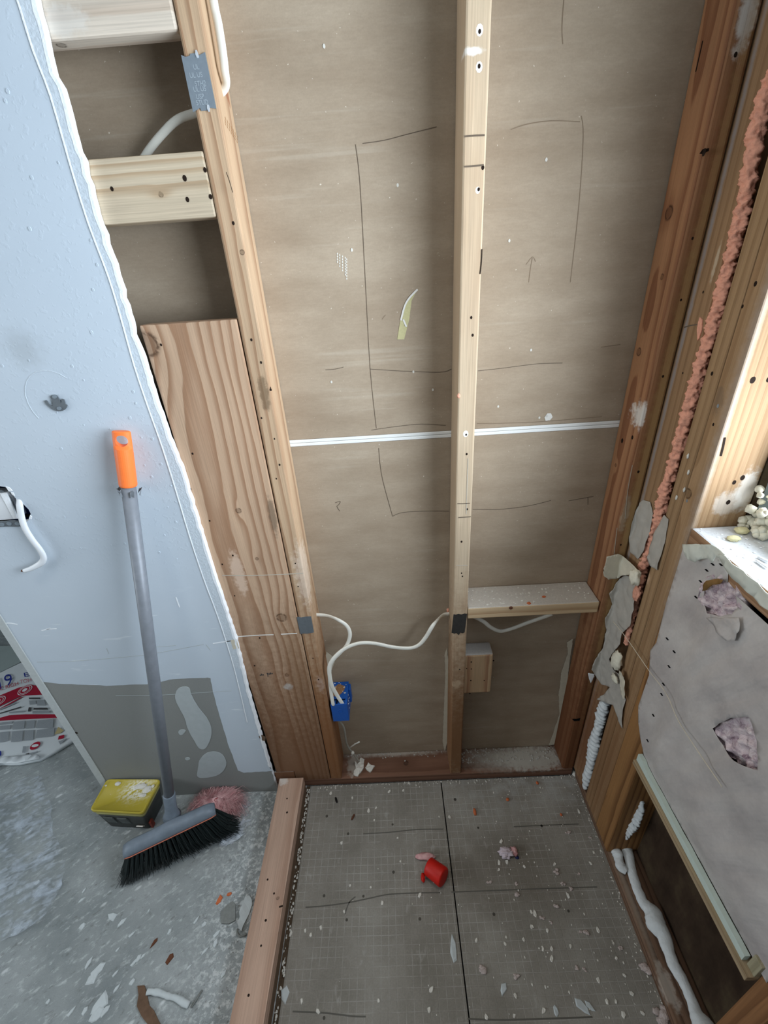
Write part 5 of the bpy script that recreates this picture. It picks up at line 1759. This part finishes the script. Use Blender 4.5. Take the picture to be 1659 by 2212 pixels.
letters('lettering', 'R-19', (-45, 1508), (29, 1476), (-49, 1484), M_bag_blue)
letters('lettering', 'IC RIGH', (-4, 1493), (40, 1479), (-5, 1486), M_bag_red)
letters('lettering', 'TOH', (43, 1477), (68, 1472), (42, 1469), plain('red_outline_print', rgb(186, 110, 118), 0.5, 0.3))
letters('lettering', 'E', (51, 1463), (64, 1460), (49, 1454), M_bag_blue)
for px, mt in (([(62, 1507), (86, 1507), (88, 1510), (63, 1510)], M_print), ([(63, 1513), (77, 1513), (78, 1521), (64, 1522)], M_bag_grey), ([(80, 1512), (96, 1512), (99, 1524), (80, 1524)], M_bag_grey),
               ([(62, 1528), (68, 1528), (66, 1537), (60, 1537)], M_print), ([(73, 1529), (102, 1529), (104, 1533), (72, 1533)], M_print), ([(70, 1536), (106, 1535), (110, 1540), (70, 1541)], M_bag_grey),
               ([(0, 1531), (36, 1516), (37, 1518), (0, 1534)], M_bag_grey), ([(0, 1540), (46, 1526), (46, 1528), (0, 1542)], M_print), ([(20, 1538), (53, 1535), (53, 1538), (20, 1541)], M_bag_grey),
               ([(0, 1561), (28, 1558), (26, 1563), (0, 1566)], M_bag_grey), ([(0, 1568), (24, 1566), (22, 1575), (0, 1577)], M_bag_grey), ([(30, 1559), (54, 1557), (52, 1574), (27, 1576)], M_bag_grey),
               ([(58, 1557), (76, 1556), (74, 1573), (56, 1574)], M_bag_grey), ([(82, 1556), (116, 1553), (114, 1572), (78, 1573)], M_bag_grey), ([(26, 1580), (50, 1578), (48, 1601), (24, 1603)], M_bag_grey),
               ([(54, 1578), (73, 1577), (72, 1598), (52, 1600)], M_bag_grey), ([(80, 1577), (118, 1572), (116, 1590), (98, 1592), (77, 1594)], M_bag_grey), ([(0, 1582), (20, 1580), (18, 1600), (0, 1604)], M_bag_grey),
               ([(126, 1570), (138, 1578), (130, 1584), (118, 1586)], M_bag_tan), ([(127, 1590), (139, 1587), (138, 1594), (125, 1598)], M_bag_red), ([(126, 1602), (140, 1596), (146, 1594), (130, 1608)], M_bag_grey),
               ([(50, 1612), (57, 1612), (54, 1626), (48, 1626)], M_bag_grey), ([(56, 1628), (63, 1626), (62, 1632), (54, 1633)], M_print), ([(64, 1627), (82, 1622), (82, 1625), (64, 1630)], M_bag_grey),
               ([(-6, 1624), (2, 1622), (3, 1630), (0, 1634), (-6, 1636)], M_bag_blue)):
    printed('print_block', px, mt, 1)
c = on('z', PZ, 76, 1611)
mobj('red_oval_mark', *disc_vf(Vector((c.x, c.y, PZ + 0.0006)), 'z', 0.0175, 0.0003, 18), M_bag_red, bagt)
mobj('red_oval_mark', *disc_vf(Vector((c.x, c.y, PZ + 0.0010)), 'z', 0.0135, 0.0003, 18, 0.5), M_bag, bagt)
mobj('bag_fold', *sheet_vf('z', ZB + 0.010, dense(pxpoly('z', ZB, [(-60, 1672), (0, 1640), (60, 1633), (86, 1634), (88, 1642), (40, 1651), (0, 1652), (-60, 1690)]), 0.02), (), 0.002, 0.02, lambda a, b: 0.003 * mnoise.noise(Vector((a * 30, b * 30, 1)))), M_bag, bagt, True)

# ================================================================== red cap and debris
cp0 = on('z', 0.026, 933, 1905)
cp1 = on('z', 0.036, 957, 1866)
cap = thing('red_cap', 'red plastic cap lying on its side near the board joint in the shower', 'cap', (cp0.x, cp0.y, 0))
RA = Vector((0.75, -0.60, 0.16)).normalized()
cc_ = on('z', 0.026, 944, 1886)


def cap_prof(pr, ns=28):
    s = RA.cross(Vector((0, 0, 1))).normalized()
    u = s.cross(RA).normalized()
    vs, fs = [], []
    for (d, r) in pr:
        for k in range(ns):
            t = 2 * pi * k / ns
            vs.append(cc_ + RA * d + s * cos(t) * r + u * sin(t) * r)
    for i in range(len(pr) - 1):
        for k in range(ns):
            a, b = i * ns + k, i * ns + (k + 1) % ns
            fs.append([a, b, b + ns, a + ns])
    fs.append([(len(pr) - 1) * ns + k for k in range(ns)])
    fs.append(list(range(ns))[::-1])
    return vs, fs


mobj('cap_shell', *cap_prof([(-0.022, 0.0195), (-0.030, 0.0215), (-0.030, 0.0235), (-0.028, 0.0245), (-0.022, 0.0245), (0.020, 0.0262), (0.0235, 0.0245), (0.0245, 0.020)]), M_red, cap, True)
tabp = on('z', 0.012, 914, 1897)
mobj('cap_tab', *lump_vf((tabp.x, tabp.y, 0.011), (0.006, 0.012, 0.010), 2, 0.3, 1.4, 3), M_red, cap, True)


def shift_to_floor(root):
    lo = min((root.location.z + ch.location.z + v.co.z) for ch in root.children for v in ch.data.vertices)
    root.location.z -= lo - 0.0004


shift_to_floor(cap)
pk_ = on('z', 0.005, 918, 1851)
tag(lump('pink_scrap', (pk_.x, pk_.y, 0.008), (0.030, 0.010, 0.007), M_pink, None, 6, 0.3, 2.0, 3), 'faded pink fluffy strip lying just behind the red cap', 'insulation')
wt = on('z', 0.008, 1098, 1842)
wtt = thing('insulation_scrap', 'white and pink insulation scrap with a dark blue edge on the right board', 'insulation', (wt.x, wt.y, 0))
mobj('white_fluff', *lump_vf((wt.x - 0.006, wt.y, 0.0095), (0.020, 0.014, 0.009), 4, 0.5, 2.2, 4), plain('white_fluff', rgb(204, 190, 196), 0.95, 0.1, 0, 0.25, 200, 0.8, 300), wtt, True)
mobj('pink_fluff', *lump_vf((wt.x + 0.018, wt.y + 0.004, 0.008), (0.010, 0.013, 0.008), 5, 0.5, 2.2, 3), M_pink, wtt, True)
b_ = on('z', 0.003, 1117, 1852)
mobj('blue_edge', *lump_vf((b_.x, b_.y, 0.003), (0.006, 0.005, 0.003), 8, 0.4, 1.5, 2), plain('navy_edge', rgb(24, 34, 78), 0.6, 0.3), wtt, True)


def crop5(u, v):
    return 960 + u * 0.3134, 1690 + v * 0.3134


def crop4(u, v):
    return 560 + u * 0.2411, 1690 + v * 0.2411


def cropL(u, v):
    return u * 0.211, 1850 + v * 0.211


def cropM(u, v):
    return 330 + u * 0.1748, 1900 + v * 0.1748


def cropF(u, v):
    return 600 + u * 0.482, 1650 + v * 0.482


chip_proto = None
fluff_proto = []


def chip(px, s, el, rot, mat, label, group, name='plaster_flake', z0=0.0):
    """angular flake; copies share one mesh per material"""
    key = '%s%s%d' % (name, mat.name, random.randrange(6))
    c = on('z', z0, *px)
    if key not in chips:
        vs = []
        rng = random.Random(sum(map(ord, key)))
        n = rng.choice((5, 6, 7))
        for k in range(n):
            t = 2 * pi * k / n
            r = rng.uniform(0.5, 1.2)
            vs.append(Vector((cos(t) * r, sin(t) * r, 0)))
        top = [Vector((q.x * 0.82, q.y * 0.82, 0.55 + 0.25 * sin(k * 2.3))) for k, q in enumerate(vs)]
        o = mobj(name, vs + top, [list(range(n))[::-1], [n + k for k in range(n)]] + [[k, (k + 1) % n, n + (k + 1) % n, n + k] for k in range(n)], mat, None, False, Vector((0, 0, 0)))
        chips[key] = o
    else:
        o = link(chips[key].copy())
    o.location = (c.x, c.y, z0 + 0.0003)
    o.rotation_euler = (0, 0, rot)
    o.scale = (s * el, s, min(s * 0.7, 0.003))
    return tag(o, label, 'debris', group)


chips = {}
random.seed(21)
CL, CG = 'small pale plaster flake on the grey shower floor boards', 'plaster flakes on the shower boards'
chip_px = [crop5(*q) for q in [(600, 895), (625, 910), (550, 580), (375, 603), (430, 550), (375, 553), (850, 780), (680, 1150), (740, 1150), (870, 1130), (1165, 1110), (1060, 1365), (1030, 485), (1010, 560), (925, 200), (1235, 1600), (1365, 1590),
                               (490, 1470), (1290, 1455), (1180, 1510), (1120, 1510), (220, 1090), (545, 1085), (35, 240), (1060, 1022), (740, 1220), (420, 1115), (425, 1068), (710, 1020), (685, 1575), (600, 995), (760, 565), (390, 405), (290, 1620), (480, 1610), (1240, 1330), (1185, 1215)]]
chip_px += [crop4(*q) for q in [(835, 140), (815, 925), (1440, 1010), (1100, 1080), (380, 1960), (1070, 1960), (1520, 2040), (1540, 1860), (735, 545), (410, 1330), (1045, 228), (980, 258), (1030, 340), (1290, 75), (1165, 80), (640, 100), (1265, 710), (550, 1305), (460, 1370), (1000, 940), (760, 1160), (280, 1355), (525, 2050), (1240, 500)]]
for i, q in enumerate(chip_px):
    chip(q, random.uniform(0.0032, 0.0056), random.uniform(1.0, 1.9), random.uniform(0.8, 2.4), M_plaster, CL, CG)
for i, (q, s, el, ro, lb) in enumerate(((crop5(770, 1580), 0.007, 2.2, 1.5, 'long upright white flake near the lower frame edge, right of the board joint'), (crop5(955, 1550), 0.012, 2.0, 2.3, 'large grey-white triangular flake near the lower frame edge'),
                                       (crop5(1000, 1545), 0.006, 2.4, 2.2, 'slim white flake right beside the large triangular one'), (crop5(405, 1420), 0.008, 1.9, 0.8, 'slanting white flake between board joint and lower frame edge'),
                                       (crop5(65, 1150), 0.011, 2.4, 1.6, 'tall pale smear-like flake on the left of the board joint'), (crop4(225, 1900), 0.012, 1.5, 1.4, 'pale crumbly flake beside the curb foot, near the lower frame edge'))):
    chip(q, s, el, ro, M_palechip, lb, None)


def fluffs(px, s, seed, mat, label, group, name='fluff', flat=0.22):
    c = on('z', 0.0, *px)
    parts = []
    for k in range(6):
        a = random.random() * 6.28
        d = s * random.uniform(0.15, 0.65)
        e = s * random.uniform(0.25, 0.5)
        parts.append(lump_vf((c.x + cos(a) * d * 1.1, c.y + sin(a) * d * 0.8, e * flat * 1.6), (e, e * random.uniform(0.6, 1.0), e * flat * 1.8), seed + k * 7, 0.55, 2.4, 2))
    o = mobj(name, *join(parts), mat, None, True)
    return tag(o, label, 'debris', group)


FL, FG = 'small pinkish fluff of insulation on the right half of the shower floor', 'pinkish fluffs on the shower boards'
for i, (q, s) in enumerate([((775, 615), 0.011), ((815, 700), 0.008), ((770, 855), 0.011), ((675, 932), 0.009), ((500, 775), 0.012), ((310, 690), 0.009), ((980, 1035), 0.009), ((935, 1030), 0.006), ((850, 345), 0.010), ((500, 1345), 0.010),
                            ((495, 700), 0.007), ((905, 1275), 0.008), ((968, 1290), 0.006), ((1215, 1145), 0.008), ((870, 735), 0.008), ((735, 965), 0.006), ((925, 630), 0.006), ((1005, 385), 0.006)]):
    fluffs(crop5(*q), s, i + 60, M_fluff, FL, FG)
fluffs(crop5(258, 1290), 0.016, 90, M_fluff, 'largest elongated whitish fluff right of the board joint', None)
fluffs(crop5(1385, 1300), 0.020, 91, M_fluff, 'large pinkish grey fluff against the right wall plate', None)
fluffs(crop5(1475, 1590), 0.026, 92, M_fluff, 'big pinkish grey fluff in the lower right by the wall plate', None)
fluffs((1247, 1672), 0.020, 93, M_plaster, 'grey-white plaster heap in the corner where the two bottom plates meet', None, 'plaster_heap', 0.3)
for i, (q, s, el, lb) in enumerate(((crop5(210, 208), 0.0085, 2.0, 'longer orange crumb on the right board near the joint'), (crop5(435, 122), 0.008, 1.1, 'round orange crumb right of the longer orange one'), (cropF(1163, 88), 0.007, 1.3, 'orange crumb close to the bottom plate of the back wall'),
                                    (cropF(1270, 230), 0.006, 1.2, 'faint orange crumb near the foot of the corner studs'))):
    c = on('z', 0.0, *q)
    tag(mobj('orange_crumb', *lump_vf((c.x, c.y, s * 0.45), (s * 0.62, s * el * 0.62, s * 0.5), i, 0.3, 1.6, 3), M_crumb_o, None, True), lb, 'debris')
for i, (q, q2, m2, lb) in enumerate((((725, 1723), (728, 1733), M_black, 'black seed-like bit on the left shower board'), ((765, 1760), (760, 1770), M_brownbit, 'brown seed-like bit on the left shower board, below the black one'))):
    a, b = on('z', 0.003, *q), on('z', 0.003, *q2)
    d = (b - a) * 0.5
    tag(tube('seed_bit', [a - d * 0.3, a, (a + b) / 2, b, b + d * 0.3], lambda t: 0.0008 + 0.0028 * sin(pi * t), m2, None, None, 8), lb, 'debris')
# debris on the finished floor at the left
CL2, CG2 = 'small pale flake on the dusty floor left of the curb', 'pale flakes on the left floor'
for q in [cropL(*k) for k in [(1185, 1360), (1380, 1080), (1420, 1040), (380, 270), (1205, 955), (1460, 1025), (1350, 1290), (860, 350), (830, 450), (1520, 560), (1240, 680), (900, 1100), (1180, 1200), (1080, 1580), (870, 1580), (730, 1590), (490, 1490), (1350, 800), (840, 720)]] + \
         [cropM(*k) for k in [(635, 890), (210, 640), (640, 550), (540, 500), (790, 670), (770, 790), (870, 1170), (440, 1090), (930, 480)]]:
    chip(q, random.uniform(0.004, 0.0075), random.uniform(1.2, 2.2), random.uniform(0.6, 1.4), M_palechip, CL2, CG2, 'floor_flake')
for q, s, el, ro, m2, lb in ((cropL(1000, 1175), 0.012, 2.0, 0.9, M_palechip, 'long pale flake low on the left floor'), (cropL(955, 1245), 0.012, 1.6, 1.0, M_palechip, 'pale flake just below the long one on the left floor'),
                             (cropL(1010, 1510), 0.018, 1.5, 0.7, M_palechip, 'largest pale cracked flake on the left floor'), (cropL(985, 1640), 0.015, 1.3, 0.8, M_palechip, 'pale flake near the lower frame edge on the left floor'),
                             (cropL(1150, 610), 0.014, 1.1, 0.3, M_palechip, 'broad pale flake below the broom bristles'), (cropM(825, 245), 0.007, 2.0, 1.1, M_crumb_o, 'reddish chip on the floor left of the grey square chip'),
                             (cropM(950, 185), 0.006, 1.6, 0.3, M_crumb_o, 'second reddish chip, nearer the curb'), (cropM(215, 965), 0.008, 2.0, 1.1, M_brownbit, 'dark brown chip in the middle of the left floor'),
                             (cropL(1580, 880), 0.008, 2.0, 1.1, M_brownbit, 'grey-brown chip left of the dark brown one')):
    chip(q, s, el, ro, m2, lb, None, 'floor_chip')
ft = lambda nm, px, mat, lb, t, sd, cat='debris': tag(sheet(nm, 'z', t + 0.0004, ragged(pxpoly('z', t, px), 0.0012, 0.01, sd), mat, None, (), t, 0.012, lambda a, b: 0.0015 * mnoise.noise(Vector((a * 60, b * 60, sd)))), lb, cat)
ft('grey_chip', [cropM(*q) for q in [(845, 400), (900, 330), (990, 262), (1022, 300), (1018, 500), (940, 548), (850, 540)]], M_greychip, 'dark grey square chip on the floor beside the curb', 0.006, 1)
ft('paint_skin', [cropM(*q) for q in [(1140, 210), (1190, 195), (1225, 250), (1228, 310), (1190, 420), (1150, 500), (1115, 570), (1095, 640), (1065, 610), (1048, 540), (1075, 460), (1065, 400), (1100, 310)]], M_palechip, 'pale leaf-shaped paint skin between the grey chip and the curb', 0.005, 2)
tag(tube('bent_wire', smoothpath([on('z', 0.006, *cropM(*q)) for q in [(1048, 610), (1045, 660), (1075, 700), (1115, 690), (1155, 672)]]), 0.003, M_greychip, None, None, 8), 'short bent grey cord below the pale paint skin', 'debris')
tag(tube('plaster_stick', smoothpath([on('z', 0.007, *cropM(*q)) for q in [(-70, 1385), (60, 1390), (180, 1430), (300, 1480), (450, 1545)]]), 0.0075, M_palechip, None, 0.005, 9, Vector((0, 0, 1)), rough_fn(0.35, 60)), 'long pale plaster stick on the lower left floor', 'debris')
ft('brown_paper_scrap', [(297, 2130), (312, 2128), (318, 2150), (322, 2170), (332, 2180), (340, 2200), (352, 2225), (330, 2230), (318, 2212), (306, 2195), (296, 2175), (299, 2150)], plain('wet_brown_scrap', rgb(104, 82, 66), 0.9, 0.1, 0, 0.35, 90), 'brown torn scrap under the pale plaster stick at the lower frame edge', 0.006, 3)
tag(tube('grey_splinter', [on('z', 0.004, *cropM(475, 1585)), on('z', 0.004, *cropM(615, 1365))], 0.0022, M_greychip, None, None, 6), 'thin dark splinter right of the plaster stick', 'debris')
# fine grit in the joint beside the curb and dust along plates: too small to count
gv = []
for i in range(170):
    y = -random.random() ** 1.4 * 0.62
    s = random.uniform(0.0012, 0.0032)
    gv.append(lump_vf(Vector((random.uniform(-0.5085, -0.498), y - 0.01, 0.001 - 0.003 * random.random())), (s, s * 1.4, s), i, 0.4, 2, 1))
tag(stuff(mobj('joint_grit', *join(gv), M_plaster, None)), 'pale grit lying in the gap along the curb', 'grit')
gv = []
for i in range(420):
    t = random.random()
    if t < 0.30:
        p = Vector((random.uniform(-0.48, 0.42), -0.002 - abs(random.gauss(0, 0.006)), 0.0006))
    elif t < 0.55:
        p = Vector((RB - 0.004 - abs(random.gauss(0, 0.010)), -random.random() * 0.62, 0.0006))
    else:
        p = Vector((0.44 - abs(random.gauss(0, 0.28)), -random.random() * 0.66, 0.0006))
        if p.x < -0.48:
            p.x = 0.2
    s = random.uniform(0.0008, 0.0022)
    gv.append(lump_vf(p, (s, s * random.uniform(0.8, 1.8), s * 0.6), i, 0.4, 2, 1))
tag(stuff(mobj('floor_grit', *join(gv), M_plaster, None)), 'fine plaster grit sprinkled over the shower floor boards', 'grit')
gv = []
for i in range(260):
    right = random.random() < 0.72
    x = random.uniform(0.045, 0.385) if right else random.uniform(-0.37, -0.005)
    y = random.uniform(0.035, 0.087) if right else 0.087 - abs(random.gauss(0, 0.012))
    s = random.uniform(0.0012, 0.004 if right else 0.003)
    gv.append(lump_vf(Vector((x, max(0.02, y), HP + 0.0004)), (s, s, s * 0.6), i, 0.4, 2, 1))
tag(stuff(mobj('plate_grit', *join(gv), plain('grey_plaster_grit', rgb(178, 174, 166), 0.9, 0.2, 0, 0.15, 200), None)), 'grey plaster grit heaped on the back bottom plate', 'grit')
gv = []
for i in range(120):
    p = Vector((random.uniform(RW + 0.004, 0.535), random.uniform(-0.50, -0.18), WZ0 + 0.0006))
    s = random.uniform(0.001, 0.003)
    gv.append(lump_vf(p, (s, s, s * 0.5), i, 0.4, 2, 1))
tag(stuff(mobj('sill_grit', *join(gv), M_gypsum, None)), 'white plaster dust and grit on the window sill', 'grit')
